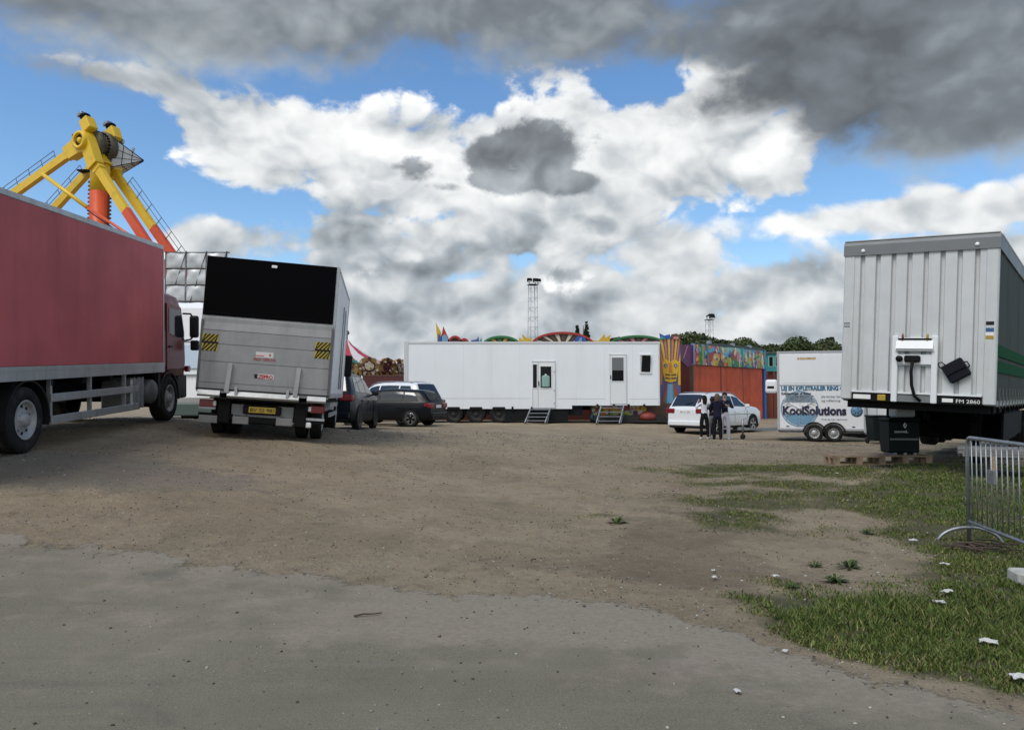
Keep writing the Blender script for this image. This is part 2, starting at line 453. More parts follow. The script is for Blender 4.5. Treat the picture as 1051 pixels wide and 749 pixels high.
GRASS = [(6.3, 15.2, 2.9, 1.5, 0, .95), (6.0, 11.0, 1.5, 2.6, 0, 1.0), (9.5, 11.0, 3.6, 5.0, 0, 1.1), (4.0, 12.2, .9, .9, 0, .62), (5.0, 13.2, 1.0, .8, 0, .75), (2.9, 9.6, .5, .5, 0, .45),
         (3.3, 5.5, 1.7, .75, -.42, 1.1), (1.9, 6.35, .55, .35, -.5, .8), (6.2, 5.6, 2.6, 2.4, 0, 1.2), (4.7, 6.8, 1.2, .8, 0, .8), (2.6, 7.3, .5, .4, 0, .4), (12, 6, 6, 4, 0, 1.1), (1.3, 10.2, .35, .25, 0, .45), (3.0, 10.4, .7, .6, 0, .58), (3.6, 11.6, 1.1, .6, 0, .72), (2.3, 6.95, .6, .35, 0, .62), (3.2, 13.6, .9, .5, 0, .6), (14, 24, 5, 6, 0, .6)]
def grass_mask(x, y):
    m = np.zeros(np.broadcast(x, y).shape)
    for cx, cy, rx, ry, ro, a in GRASS: m = np.maximum(m, a * soft_ell(x, y, cx, cy, rx, ry, ro))
    off = y - road_edge(x)
    m = np.maximum(m, 1.15 * np.exp(-((off - .45) / .95) ** 2) * np.clip((x - 1.35) / .9, 0, 1))
    m = np.maximum(m, 1.05 * np.clip((x - .40 * y - .35) / .9, 0, 1) * np.clip((17.5 - y) / 2, 0, 1))
    m = m + .40 * soft_ell(x, y, 3.8, 10.8, 2.3, 4.0)
    n = vnoise(x, y, 1.1, 1) * .55 + vnoise(x, y, 2.7, 2) * .3 + vnoise(x, y, 6.5, 3) * .15
    m = m + (n - .5) * 1.25
    bare = soft_ell(x, y, 3.0, 8.0, 1.35, 1.0) * .85 + soft_ell(x, y, 4.3, 10.4, .8, .5) * .35 + soft_ell(x, y, 7.6, 13.0, .7, .35) * .5
    m = m - bare
    edge = np.clip((y - road_edge(x) - .03) / .25, 0, 1)
    return np.clip((m - .20) / .75, 0, 1) * edge

def build_ground():
    xs = np.r_[-600, -300, -150, -80, -50, np.arange(-40, -16, 1.0), np.arange(-16, 16, .14), np.arange(16, 41, 1.0), 50, 80, 150, 300, 600]
    ys = np.r_[-300, -120, -60, -30, np.arange(-12, 0, 1.0), np.arange(0, 24, .14), np.arange(24, 56, .6), 60, 70, 90, 130, 200, 350, 700, 1200]
    X, Y = np.meshgrid(xs, ys); Z = G(X, Y)
    nx, ny = len(xs), len(ys)
    v = np.c_[X.ravel(), Y.ravel(), Z.ravel()]
    i = np.arange(nx * ny).reshape(ny, nx)
    f = np.stack([i[:-1, :-1], i[:-1, 1:], i[1:, 1:], i[1:, :-1]], -1).reshape(-1, 4)
    me = bpy.data.meshes.new('ground'); me.from_pydata(v.tolist(), [], f.tolist())
    me.polygons.foreach_set('use_smooth', [True] * len(f))
    a = me.attributes.new('grass', 'FLOAT', 'POINT'); a.data.foreach_set('value', grass_mask(X, Y).ravel())
    o = bpy.data.objects.new('ground', me); col.objects.link(o); o['kind'] = 'structure'
    m = bpy.data.materials.new('dirt'); m.use_nodes = True; nt = m.node_tree; b = nt.nodes['Principled BSDF']; L = nt.links.new
    ob = nt.nodes.new('ShaderNodeTexCoord').outputs['Object']
    n1 = noise(nt, ob, .55, 6, .6); n2 = noise(nt, ob, 3.0, 7, .65); n3 = noise(nt, ob, 45, 4, .7)
    c = mixc(nt, n1.step(.35, .65), (0.290, 0.232, 0.153), (0.376, 0.306, 0.208))
    c = mixc(nt, n2.step(.45, .75) * .7, c, (0.203, 0.159, 0.105))
    # trodden tracks along the way in, stretched
    tr = noise(nt, vmath(nt, 'MULTIPLY', ob, (1.0, .35, 1)), 1.3, 5, .55)
    c = mixc(nt, tr.step(.52, .72) * .5, c, (0.218, 0.177, 0.120))
    n5 = noise(nt, ob, 11, 6, .7); c = mixc(nt, n5.step(.52, .70) * .55, c, (0.186, 0.146, 0.098)); c = mixc(nt, n5.step(.47, .33) * .4, c, (0.437, 0.371, 0.267))
    c = mixc(nt, n3.step(.55, .75) * .55, c, (0.513, 0.441, 0.326))
    n6 = noise(nt, ob, 22, 3, .8); c = mixc(nt, n6.step(.40, .30) * .55, c, (0.102, 0.090, 0.073)); c = mixc(nt, n6.step(.62, .74) * .5, c, (0.427, 0.404, 0.358))
    c = mixc(nt, n3.step(.42, .28) * .6, c, (0.099, 0.085, 0.068))
    sp = nt.nodes.new('ShaderNodeSeparateXYZ'); L(ob, sp.inputs[0]); x, y = N(nt, sp.outputs[0]), N(nt, sp.outputs[1])
    def spot(cx, cy, rx, ry):
        return ((((x - cx) / rx).sq() + ((y - cy) / ry).sq()) * -1.0).exp()
    # a worn patch of old asphalt, and darker damp earth
    pa = (spot(-6.6, 11.0, 2.2, 1.5) + spot(-4.6, 10.6, 1.4, .8) * .8 + (n2 - .5) * .9 + (n1 - .5) * .6).step(.42, .68)
    c = mixc(nt, pa * .5, c, mixc(nt, n3.step(.3, .7), (.15, .143, .125), (.215, .203, .178)))
    pp = (spot(-4.4, 10.9, 1.6, .9) + (n2 - .5) * .9).step(.5, .8)
    c = mixc(nt, pp * .25, c, (.27, .195, .18))
    dk = (spot(1.7, 8.3, .9, 2.6) * .8 + spot(2.6, 12, .8, 3.0) * .5 + spot(0.3, 7.3, 1.6, .5) * .55 + (n2 - .5) * .9).step(.35, .75)
    c = mixc(nt, dk * .4, c, (.125, .098, .07))
    at = nt.nodes.new('ShaderNodeAttribute'); at.attribute_name = 'grass'
    gm = N(nt, at.outputs['Fac'])
    c = mixc(nt, (gm + (n2 - .5) * .5).step(.15, .8) * .8, c, (.062, .070, .028))
    L(c, b.inputs['Base Color']); b.inputs['Roughness'].default_value = .95; b.inputs['Specular IOR Level'].default_value = .15
    h = n2 * .6 + n5 * .5 + n3 * .35 + noise(nt, ob, 140, 3, .7) * .18
    bp = nt.nodes.new('ShaderNodeBump'); bp.inputs['Strength'].default_value = 1.0; bp.inputs['Distance'].default_value = .08
    L(h.s, bp.inputs['Height']); L(bp.outputs[0], b.inputs['Normal'])
    me.materials.append(m)

def build_road():
    us = np.r_[-60, -40, -25, np.arange(-16, 14, .07), 20, 35, 60]
    ts = np.r_[0, .012, .03, .06, .1, .16, .25, .4, .7, 1.0]
    E = road_edge(us)
    V, A = [], []
    for t in ts:
        yy = E - t * (E + 25); V.append(np.c_[us, yy]); A.append(E - yy)
    V = np.array(V); Z = G(V[..., 0], V[..., 1]) + .012
    Z[0] -= .016
    v = np.concatenate([V, Z[..., None]], -1).reshape(-1, 3); nx = len(us)
    i = np.arange(len(v)).reshape(len(ts), nx)
    f = np.stack([i[1:, :-1], i[1:, 1:], i[:-1, 1:], i[:-1, :-1]], -1).reshape(-1, 4)
    me = bpy.data.meshes.new('road'); me.from_pydata(v.tolist(), [], f.tolist()); me.polygons.foreach_set('use_smooth', [True] * len(f))
    a = me.attributes.new('inset', 'FLOAT', 'POINT'); a.data.foreach_set('value', np.array(A).ravel())
    o = bpy.data.objects.new('road', me); col.objects.link(o); o['kind'] = 'structure'
    m = bpy.data.materials.new('asphalt'); m.use_nodes = True; nt = m.node_tree; b = nt.nodes['Principled BSDF']; L = nt.links.new
    ob = nt.nodes.new('ShaderNodeTexCoord').outputs['Object']
    n1 = noise(nt, ob, .5, 5, .6); n2 = noise(nt, ob, 2.6, 7, .65); n3 = noise(nt, ob, 90, 3, .75); n4 = noise(nt, ob, 28, 4, .7)
    c = mixc(nt, n1.step(.35, .65), (0.144, 0.131, 0.095), (0.176, 0.160, 0.115))
    c = mixc(nt, n2.step(.5, .75) * .5, c, (0.205, 0.182, 0.127))
    c = mixc(nt, n3.step(.50, .70) * .55, c, (0.288, 0.257, 0.184))
    c = mixc(nt, n3.step(.46, .30) * .65, c, (0.063, 0.055, 0.039))
    # stains, tyre sweeps and hairline cracks
    st = noise(nt, ob, .9, 5, .6, .4); c = mixc(nt, st.step(.55, .72) * .35, c, (.080, .079, .072))
    sw = noise(nt, vmath(nt, 'MULTIPLY', ob, (.25, 2.4, 1)), 1.1, 4, .6); c = mixc(nt, sw.step(.52, .68) * .35, c, (.190, .172, .138)); c = mixc(nt, sw.step(.46, .32) * .28, c, (.088, .085, .076))
    at = nt.nodes.new('ShaderNodeAttribute'); at.attribute_name = 'inset'; ins = N(nt, at.outputs['Fac'])
    sp = nt.nodes.new('ShaderNodeSeparateXYZ'); L(ob, sp.inputs[0]); x, y = N(nt, sp.outputs[0]), N(nt, sp.outputs[1])
    def spot(cx, cy, rx, ry):
        return ((((x - cx) / rx).sq() + ((y - cy) / ry).sq()) * -1.0).exp()
    # sand trodden in from the dirt: along the edge, and in wide drifts
    sand = (ins * -.60).exp() * .72 + spot(.5, 5.9, 1.7, .5) * .75 + spot(.0, 5.35, 2.0, .28) * .45 + spot(1.6, 4.7, .8, .5) * .4 + spot(-5.4, 8.0, 1.8, .4) * .6 + (n2 - .5) * 1.5 + (n1 - .5) * .9
    c = mixc(nt, sand.step(.25, .80) * .85, c, mixc(nt, n4.step(.3, .7), (.205, .178, .138), (.265, .230, .178)))
    pk = (spot(-2.4, 6.3, 2.4, .5) * .4 + spot(.9, 4.6, 1.2, .35) * .6 + spot(-4.4, 8.0, 1.2, .4) * .5 + (n2 - .5) * 1.2).step(.35, .8)
    c = mixc(nt, pk * .25, c, (.30, .215, .19))
    wear = ((ins - .02) * 1.0 + (n2 - .5) * 1.1 + (n1 - .5) * .7 + (n4 - .5) * .5 - .12).step(.0, .16)
    L(wear.s, b.inputs['Alpha'])
    L(c, b.inputs['Base Color']); b.inputs['Roughness'].default_value = .9; b.inputs['Specular IOR Level'].default_value = .25
    h = n3 * .4 + n4 * .5 + n2 * .6
    bp = nt.nodes.new('ShaderNodeBump'); bp.inputs['Strength'].default_value = .5; bp.inputs['Distance'].default_value = .02
    L(h.s, bp.inputs['Height']); L(bp.outputs[0], b.inputs['Normal'])
    me.materials.append(m)
build_ground(); build_road()

def mesh_np(name, v, f, mats, mi=None, smooth=False):
    me = bpy.data.meshes.new(name); nv, nf, k = len(v), len(f), f.shape[1]
    me.vertices.add(nv); me.vertices.foreach_set('co', v.astype(np.float32).ravel())
    me.loops.add(nf * k); me.loops.foreach_set('vertex_index', f.astype(np.int32).ravel())
    me.polygons.add(nf); me.polygons.foreach_set('loop_start', np.arange(0, nf * k, k, dtype=np.int32))
    for m in mats: me.materials.append(m)
    if mi is not None: me.polygons.foreach_set('material_index', np.asarray(mi, np.int32))
    if smooth: me.polygons.foreach_set('use_smooth', np.ones(nf, bool))
    me.update(calc_edges=True); me.validate()
    return me

def leaf_mat(name, c, var=.35, rough=.6):
    m = bpy.data.materials.new(name); m.use_nodes = True; nt = m.node_tree; b = nt.nodes['Principled BSDF']
    gi = nt.nodes.new('ShaderNodeNewGeometry'); r = N(nt, gi.outputs['Random Per Island'])
    ob = nt.nodes.new('ShaderNodeTexCoord').outputs['Object']
    k = (r * .6 + noise(nt, ob, .9, 3) * .5).step(.2, .9)
    nt.links.new(mixc(nt, k, tuple(q * (1 - var) for q in c), tuple(q * (1 + var) for q in c)), b.inputs['Base Color'])
    b.inputs['Roughness'].default_value = rough; b.inputs['Specular IOR Level'].default_value = .2
    return m

def build_grass():
    r = np.random.default_rng(3)
    n = 900000
    # more blades near the camera
    y = 3.3 + 15.5 * r.random(n) ** 1.5; x = .8 + (y * .72 + 1.2) * r.random(n)
    m = grass_mask(x, y)
    lush = np.clip(soft_ell(x, y, 3.6, 5.4, 1.6, .8, -.42) + soft_ell(x, y, 6.5, 5.2, 2.4, 2.0) + .45 * soft_ell(x, y, 8, 11, 3.4, 4.5), 0, 1)
    keep = r.random(n) < m ** 1.2 * (.03 + .97 * np.clip((vnoise(x, y, 3.4, 9) * .6 + vnoise(x, y, 9.5, 11) * .4 - .36 + lush * .22) * 2.6, 0, 1)) * np.where(y < 9, .9, .62)
    x, y, m, lush = x[keep], y[keep], m[keep], lush[keep]; n = len(x)
    h = (.010 + .034 * r.random(n) ** 1.8 + .085 * lush * r.random(n) ** 2.0 * (.4 + vnoise(x, y, 2.2, 5))) * (.55 + .45 * m)
    a = r.random(n) * 2 * PI; lean = (.25 + .75 * r.random(n)) * h; la = r.random(n) * 2 * PI
    w = (.0022 + .0022 * r.random(n)) * (1 + y * .10)
    z = G(x, y) - .004
    dx, dy = np.cos(a) * w, np.sin(a) * w; lx, ly = np.cos(la) * lean, np.sin(la) * lean
    v = np.stack([np.c_[x - dx, y - dy, z], np.c_[x + dx, y + dy, z], np.c_[x + dx * .7 + lx * .35, y + dy * .7 + ly * .35, z + h * .6], np.c_[x + lx, y + ly, z + h], np.c_[x - dx * .7 + lx * .35, y - dy * .7 + ly * .35, z + h * .6]], 1).reshape(-1, 3)
    i = np.arange(n)[:, None] * 5
    f = np.r_[i + np.array([[0, 1, 2, 4]])]
    t = np.r_[i + np.array([[4, 2, 3, 3]])]
    # triangles as degenerate-free separate polygons
    me = bpy.data.meshes.new('grass')
    me.vertices.add(len(v)); me.vertices.foreach_set('co', v.astype(np.float32).ravel())
    loops = np.concatenate([f, t[:, :3]], 1).ravel()
    me.loops.add(len(loops)); me.loops.foreach_set('vertex_index', loops.astype(np.int32))
    me.polygons.add(2 * n); ls = np.empty(2 * n, np.int32); ls[0::2] = np.arange(n) * 7; ls[1::2] = np.arange(n) * 7 + 4
    me.polygons.foreach_set('loop_start', ls)
    mats = [leaf_mat('grass_green', (.098, .138, .028)), leaf_mat('grass_dark', (.062, .092, .023)), leaf_mat('grass_dry', (.20, .175, .075))]
    for q in mats: me.materials.append(q)
    k = r.random(n); mi = np.where(k < .5, 0, np.where(k < .87, 1, 2)); mi = np.where((lush < .25) & (k > .72), 2, mi)
    me.polygons.foreach_set('material_index', np.repeat(mi, 2).astype(np.int32))
    me.update(calc_edges=True)
    o = bpy.data.objects.new('grass', me); col.objects.link(o); o['kind'] = 'stuff'
    tag(o, 'patchy short green grass growing over the bare dirt beside the road', 'grass')

def build_pebbles():
    r = np.random.default_rng(5)
    ico = bmesh.new(); bmesh.ops.create_icosphere(ico, subdivisions=1, radius=1); ico.verts.index_update()
    bv = np.array([v.co[:] for v in ico.verts]); bf = np.array([[v.index for v in q.verts] for q in ico.faces]); ico.free()
    n = 60000
    y = 2.9 + 24 * r.random(n) ** 1.5; x = (r.random(n) * 2 - 1) * (y * .68 + .6)
    off = y - road_edge(x)
    near = np.exp(-(off / .35) ** 2)
    keep = r.random(n) < np.where(off < 0, .12, .85) * (.25 + 1.1 * vnoise(x, y, 1.3, 21)) + .5 * near
    x, y = x[keep], y[keep]; n = len(x)
    s = .0018 + .0075 * r.random(n) ** 6 + .00075 * y * r.random(n) ** 1.5; z = G(x, y) + np.where(y < road_edge(x), .014, 0) + s * .25
    v = bv[None] * (1 + .35 * (r.random((n, len(bv), 1)) - .5)) * s[:, None, None] * np.array([1, 1, .6])[None, None] * (.7 + .6 * r.random((n, 1, 3)))
    v = v + np.c_[x, y, z][:, None]
    f = (bf[None] + (np.arange(n) * len(bv))[:, None, None]).reshape(-1, 3)
    k = r.random(n); mi = np.where(k < .35, 0, np.where(k < .86, 1, 2))
    me = mesh_np('gravel', v.reshape(-1, 3), f, [mat('stone_grey', (.20, .19, .175), .9), mat('stone_dark', (.06, .052, .045), .9), mat('stone_pale', (.38, .36, .32), .9)], np.repeat(mi, len(bf)))
    o = bpy.data.objects.new('gravel', me); col.objects.link(o); o['kind'] = 'stuff'
    tag(o, 'loose small stones and crumbs scattered over the dirt and road', 'gravel')
build_grass(); build_pebbles()
# ---------------------------------------------------------------- red box lorry
def red_lorry():
    a = R(-3.4)
    t = thing('box_truck', 'long faded dark red box lorry with grey rails at the left edge', 'truck', (-8.77, 16.99, 1.0), (R(3.0), 0, -a))
    red = mat('faded_red', (.47, .105, .112), .6, var=.10, vscale=.9, dirt=.5, dscale=.8, dirtcol=(.27, .066, .074), spec=.25, streak=True)
    nt = red.node_tree
    cab_red = mat('cab_red', (.13, .018, .022), .35, spec=.3, coat=.1, dirt=.3, dscale=3, dirtcol=(.10, .03, .03))
    L0, z0, z1, W = -8.2, 1.30, 3.80, 1.25
    m = MB(); m.b2((-W, L0, z0), (W, 0, z1), 0, .012)
    box = m.build('cargo_box', red, t)
    m = MB()
    m.b2((-W - .02, L0, 1.09), (W + .02, .012, 1.30)); m.b2((-W - .028, L0, 1.235), (W + .028, .016, 1.25))
    for k in range(8): m.box((W + .0215, L0 + .6 + k * 1.0, 1.16), (.006, .05, .10))
    m.build('bottom_rail', M_['alu'], box)
    m = MB(); m.b2((-W - .012, L0, 3.72), (W + .012, .01, 3.815), 0, .01); m.b2((W - .03, -.03, 1.3), (W + .012, .014, 3.72))
    m.build('top_rail', M_['alu'], box)
    m = MB(); m.b2((-W + .02, L0, z1), (W - .02, 0, z1 + .02)); m.build('roof', M_['white'], box)
    # chassis
    m = MB()
    for s in (-1, 1): m.b2((s * .38 - .05, L0 + .2, .72), (s * .38 + .05, 1.5, .98))
    for k in range(8): m.b2((-W + .05, L0 + .5 + k * 1.05, .98), (W - .05, L0 + .62 + k * 1.05, 1.09))
    m.b2((-1.0, -6.4, .45), (1.0, -6.1, .72)); m.b2((-1.0, -5.34, .42), (1.0, -5.16, .62)); m.b2((-.9, .45, .42), (.9, .62, .6)); m.b2((-.45, .2, .5), (.45, 1.5, 1.0))
    m.build('chassis', M_['chassis'], t)
    for s in (-1, 1):
        for x in (1.06, .72):
            wheel(t, s * x, -5.25, .5, .5, .29, M_['rim'], s)
        wheel(t, s * 1.06, .48, .5, .5, .30, M_['rim'], s)
        m = MB()
        arc = [(math.cos(q) * .60, math.sin(q) * .60) for q in np.linspace(R(-12), R(192), 20)]; arc2 = [(c * .95, d * .95) for c, d in reversed(arc)]
        m.prism([(-5.25 + c, .5 + d) for c, d in arc + arc2], s * .55, s * 1.24)
        m.build('mudguard', M_['plastic'], t)
        # side under-run guard: two alloy planks on posts
        m = MB()
        for zc in (.79, .44): m.b2((s * 1.20, -4.58, zc - .065), (s * 1.235, -1.2, zc + .065), 0, .008)
        for yy in (-4.53, -3.2, -1.8): m.b2((s * 1.14, yy - .03, .40), (s * 1.20, yy + .03, 1.09), 0)
        m.build('side_guard', M_['alu'], t)
    # tanks and boxes between guard and cab
    m = MB(); m.b2((.62, -1.55, .42), (1.22, -.95, 1.0), 0, .03)
    for yy in (-1.45, -1.25, -1.05): m.b2((.60, yy - .025, .40), (1.235, yy + .025, 1.015))
    m.build('fuel_tank', M_['galv'], t)
    m = MB(); m.lathe([(.0, -.33), (.2, -.33), (.25, -.28), (.25, .28), (.2, .33), (.0, .33)], (.92, -.52, .70), 'x', 20, cap=False); m.build('air_tank', mat('tank_grey', (.10, .10, .105), .5), t)
    m = MB(); m.b2((-1.18, -4.6, .40), (-.7, -.9, 1.06), 0, .04); m.build('shade_block', M_['plastic'], t)  # black block added on the far side to darken the view underneath
    m = MB(); m.b2((.6, -.22, .35), (1.22, -.12, 1.06)); m.build('splash_panel', M_['plastic'], t)
    m = MB(); m.b2((-1.1, L0 - .02, .5), (1.1, L0 + .06, .62)); m.build('rear_bumper', M_['galv'], t)
    # cab, rounded in plan
    def sec(z, w, y0, y1, r):
        p = []
        for cx, cy, q0 in ((w - r, y1 - r, 0), (-w + r, y1 - r, 90), (-w + .06, y0 + .06, 180), (w - .06, y0 + .06, 270)):
            rr = r if q0 < 100 else .06
            for k in range(6):
                q = R(q0 + 90 * k / 5); p.append((cx + math.cos(q) * rr, cy + math.sin(q) * rr, z))
        return p
    m = MB()
    m.ring([sec(.98, 1.16, .1, 1.72, .30), sec(1.3, 1.18, .1, 1.75, .30), sec(1.95, 1.17, .1, 1.73, .30), sec(2.55, 1.12, .12, 1.60, .28), sec(2.78, 1.06, .15, 1.50, .26), sec(2.86, .92, .25, 1.34, .24)], 0, True)
    m.b2((.80, 1.10, .45), (1.15, 1.72, .98), 1, .04); m.b2((-1.15, 1.10, .45), (-.80, 1.72, .98), 1, .04)
    m.b2((-.85, 1.5, .45), (.85, 1.74, .98), 1, .04)
    cab = m.build('cab', [cab_red, M_['plastic']], t)
    for s in (-1, 1):
        m = MB()
        arc = [(.48 + math.cos(q) * .60, .5 + math.sin(q) * .60) for q in np.linspace(R(-5), R(185), 18)]; arc2 = [(.48 + (c - .48) * .93, .5 + (d - .5) * .93) for c, d in reversed(arc)]
        m.prism(arc + arc2, s * .72, s * 1.2); m.build('wheel_arch', M_['plastic'], cab)
        m = MB(); q = s * 1.19
        m.prism([(.36, 1.15), (1.42, 1.15), (1.42, 1.98), (1.2, 2.55), (.36, 2.60)], s * 1.10, q + s * .004); door = m.build('door', cab_red, t)
        m = MB(); m.prism([(.46, 1.95), (1.36, 1.80), (1.34, 1.98), (1.16, 2.47), (.46, 2.50)], q - s * .06, q + s * .012); m.build('window', M_['glass'], door)
        m = MB(); m.b2((q, .44, 1.62), (q + s * .03, .62, 1.66)); m.build('handle', M_['black'], door)
        m = MB()
        m.tube([(q - s * .03, 1.42, 2.42), (q + s * .10, 1.55, 2.42), (q + s * .17, 1.58, 2.30)], .022); m.tube([(q - s * .03, 1.42, 1.78), (q + s * .1, 1.56, 1.82), (q + s * .17, 1.58, 1.92)], .022)
        m.b2((q + s * .08, 1.50, 1.86), (q + s * .29, 1.62, 2.38), 0, .05); m.b2((q + s * .10, 1.50, 1.56), (q + s * .29, 1.62, 1.80), 0, .04)
        m.build('mirror', M_['plastic'], cab)
        m = MB(); m.b2((s * 1.14, 1.55, 1.06), (s * 1.24, 1.72, 1.2), 0, .02); m.build('side_lamp', M_['red_lamp'], cab)
    m = MB(); m.prism([(1.66, 1.75), (1.70, 1.75), (1.56, 2.58), (1.52, 2.58)], -1.0, 1.0); m.build('windscreen', M_['glass'], cab)
    m = MB(); m.b2((-.85, 1.70, 1.15), (.85, 1.77, 1.6), 0, .02); m.build('grille', M_['black'], cab)
    for s in (-1, 1):
        m = MB(); m.b2((s * .72 - .2, 1.70, .62), (s * .72 + .2, 1.76, .82), 0, .02); m.build('headlight', M_['clear_lamp'], cab)
red_lorry()

# ---------------------------------------------------------------- grey box truck with a tail lift
def lift_truck():
    t = thing('box_truck', 'white box truck with a black rear top panel above its raised grey tail lift', 'truck', (-5.04, 15.815, .72), (0, R(3.8), R(9.6)))
    W, z0, z1, L = 1.29, .95, 3.58, 5.6
    white = M_['white']
    m = MB(); m.b2((-W, .03, z0), (W, L, z1), 0, .012); box = m.build('cargo_box', white, t)
    m = MB(); m.b2((W - .05, .018, z0), (W + .012, .075, z1 + .008), 0, .006); m.b2((W - .05, L - .06, z0), (W + .012, L + .01, z1), 0, .006)
    m.b2((-W - .012, .018, z0), (-W + .05, .075, z1 + .008), 0, .006); m.b2((-W - .012, .1, z1 - .06), (W + .012, L, z1 + .012), 0, .006)
    m.b2((-W - .014, .1, z0 - .06), (W + .014, L, z0 + .05), 0, .006)
    m.each('edge_trim', M_['alu'], box)
    m = MB(); m.b2((W - .01, 2.6, 1.05), (W + .006, 3.6, 3.1)); sd = m.build('side_door', M_['white_clean'], box)
    m = MB(); m.tube([(W + .03, 2.66, 1.1), (W + .03, 2.66, 3.05)], .014); m.tube([(W + .03, 3.54, 1.1), (W + .03, 3.54, 3.05)], .014); m.each('locking_bar', M_['galv'], sd)
    # black upper rear panel
    m = MB(); m.b2((-W + .0, -.002, 2.46), (W - .05, .028, z1 - .004)); m.b2((-W, -.022, 2.40), (W - .05, .02, 2.46), 0, .008)
    rp = m.build('rear_panel', mat('black_sheet', (.003, .003, .0035), .7, spec=.03), t)
    m = MB(); m.b2((-.04, -.03, z1 - .14), (.07, 0, z1 - .085), 0, .008); m.build('marker_lamp', M_['clear_lamp'], rp)
    # tail lift platform folded up against the rear
    lift = mat('lift_alloy', (.30, .305, .305), .5, .35, var=.08, vscale=2, dirt=.5, dscale=1.6, dirtcol=(.13, .125, .12), streak=True)
    m = MB(); xl = W - .02
    zb = [.86, 1.06, 1.48, 1.83, 2.10, 2.38]
    for k in range(5):
        pr = [(-.09, zb[k] + .006), (-.09, zb[k + 1] - .006), (-.045, zb[k + 1] - .006), (-.045, zb[k] + .006)]
        if k == 4: pr = [(-.09, zb[k] + .006), (-.055, zb[k + 1] - .006), (-.03, zb[k + 1] - .006), (-.045, zb[k] + .006)]
        m.prism(pr, -xl, xl)
    m.b2((-xl + .01, -.07, .87), (xl - .01, -.035, 2.34))
    pf = m.build('tail_lift', lift, t)
    m = MB(); m.b2((-xl - .015, -.098, .9), (-xl + .03, -.03, 2.3)); m.b2((xl - .03, -.098, .9), (xl + .015, -.03, 2.3)); m.each('side_edge', mat('dark_alloy', (.12, .12, .12), .5, .5), pf)
    # bottom lip in three pieces
    m = MB()
    for x0, x1 in ((-xl + .03, -.82), (-.68, .70), (.86, xl - .04)): m.prism([(-.13, .78), (-.16, .82), (-.10, .92), (-.06, .92), (-.06, .78)], x0, x1)
    m.each('lip', M_['alu'], pf)
    m = MB(); m.b2((-xl, -.115, .925), (xl, -.092, .945)); m.b2((-1.0, -.12, .745), (1.0, -.02, .775)); m.each('seal', M_['black'], pf)
    for s in (-1, 1):
        x = s * .66 - .02
        m = MB(); m.beam((x - .02, -.115, .88), (x + .02, -.115, 1.46), .085, .05, 0, (0, 1, 0)); m.beam((x - s * .17, -.13, .84), (x - s * .16, -.12, 1.0), .05, .05, 0, (0, 1, 0)); m.each('lift_arm', M_['alu'], t)
        # warning flag: yellow and black slanting stripes
        hz = MB(); cx, cz, hw, hh = s * (W - .20), 1.85, .155, .165
        hz.b2((cx - hw, -.094, cz - hh), (cx + hw, -.0912, cz + hh), 0)
        for half in (0, 1):
            zlo, zhi = (cz - hh, cz - .02) if half == 0 else (cz + .02, cz + hh)
            nst = 4
            for k in range(-2, nst):
                xa = cx - hw + k * (2 * hw / nst); wd = hw / nst
                poly = []
                for px_, pz_ in ((xa, zlo), (xa + wd, zlo), (xa + wd + .13, zhi), (xa + .13, zhi)):
                    poly.append((min(max(px_, cx - hw + .004), cx + hw - .004), pz_))
                if abs(poly[0][0] - poly[1][0]) + abs(poly[2][0] - poly[3][0]) > .01: hz.prism(poly, -.0975, -.0945, 'xz', 1)
        hz.b2((cx - hw, -.098, cz - .018), (cx + hw, -.094, cz + .018), 1)
        hz.build('warning_flag', [mat('flag_yellow', (.42, .33, .03), .6, dirt=.4), M_['ink']], pf)
    # stickers
    m = MB(); m.b2((-.20, -.0945, 1.62), (.14, -.0912, 1.73), 0); m.b2((-.2, -.0965, 1.645), (-.04, -.0935, 1.66), 1); m.b2((.06, -.0965, 1.65), (.09, -.0935, 1.70), 1)
    st = m.build('warning_sticker', [mat('paper', (.62, .60, .58), .6), mat('sign_red', (.42, .03, .035), .5)], pf)
    Mx = lambda x, z, y=-.0935: Matrix.Translation((x, y, z)) @ Euler((PI / 2, 0, 0)).to_matrix().to_4x4()
    lettering('MAX 1500 KG', .075, bpy.data.materials['sign_red'], st, Mx(-.24, 1.555), width=.42)
    m = MB(); m.b2((-.12, -.0945, 1.19), (.18, -.0912, 1.29), 0); m.prism([(-.19, 1.20), (-.14, 1.20), (-.14, 1.28), (-.20, 1.28)], -.0965, -.0915, 'xz', 1)
    mk_ = m.build('maker_plate', [bpy.data.materials['paper'], M_['ink']], pf)
    lettering('ZEPRO', .105, bpy.data.materials['sign_red'], mk_, Mx(-.115, 1.203, -.0965), width=.28, bold=.003)
    # rear lights and under-run bar
    m = MB()
    for s in (-1, 1): m.b2((s * .38 - .05, .1, .55), (s * .38 + .05, L + 1.4, .82))
    m.b2((-1.15, .12, .78), (1.15, L, .95)); m.b2((-.86, -.04, .27), (-.62, .25, .80), 0, .02); m.b2((.62, -.04, .27), (.86, .25, .80), 0, .02)
    m.b2((-1.22, .02, .36), (1.22, .10, .46)); m.b2((-1.0, 1.0, .35), (1.0, 1.2, .55)); m.b2((-.35, .0, .28), (.3, .3, .42), 0, .03)
    m.build('chassis', M_['chassis'], t)
    m = MB(); m.b2((-.56, .02, .42), (.60, .05, .46)); m.b2((.86, -.0, .42), (1.22, .03, .47)); m.b2((-1.22, -.0, .53), (-.9, .03, .58)); m.each('underrun_bar', M_['alu'], t)
    m = MB()
    for x0, x1, zz in ((-1.2, -.84, .26), (-.56, -.25, .27), (.28, .60, .28)): m.b2((x0, -.03, zz), (x1, .015, zz + .15), 0, .01)
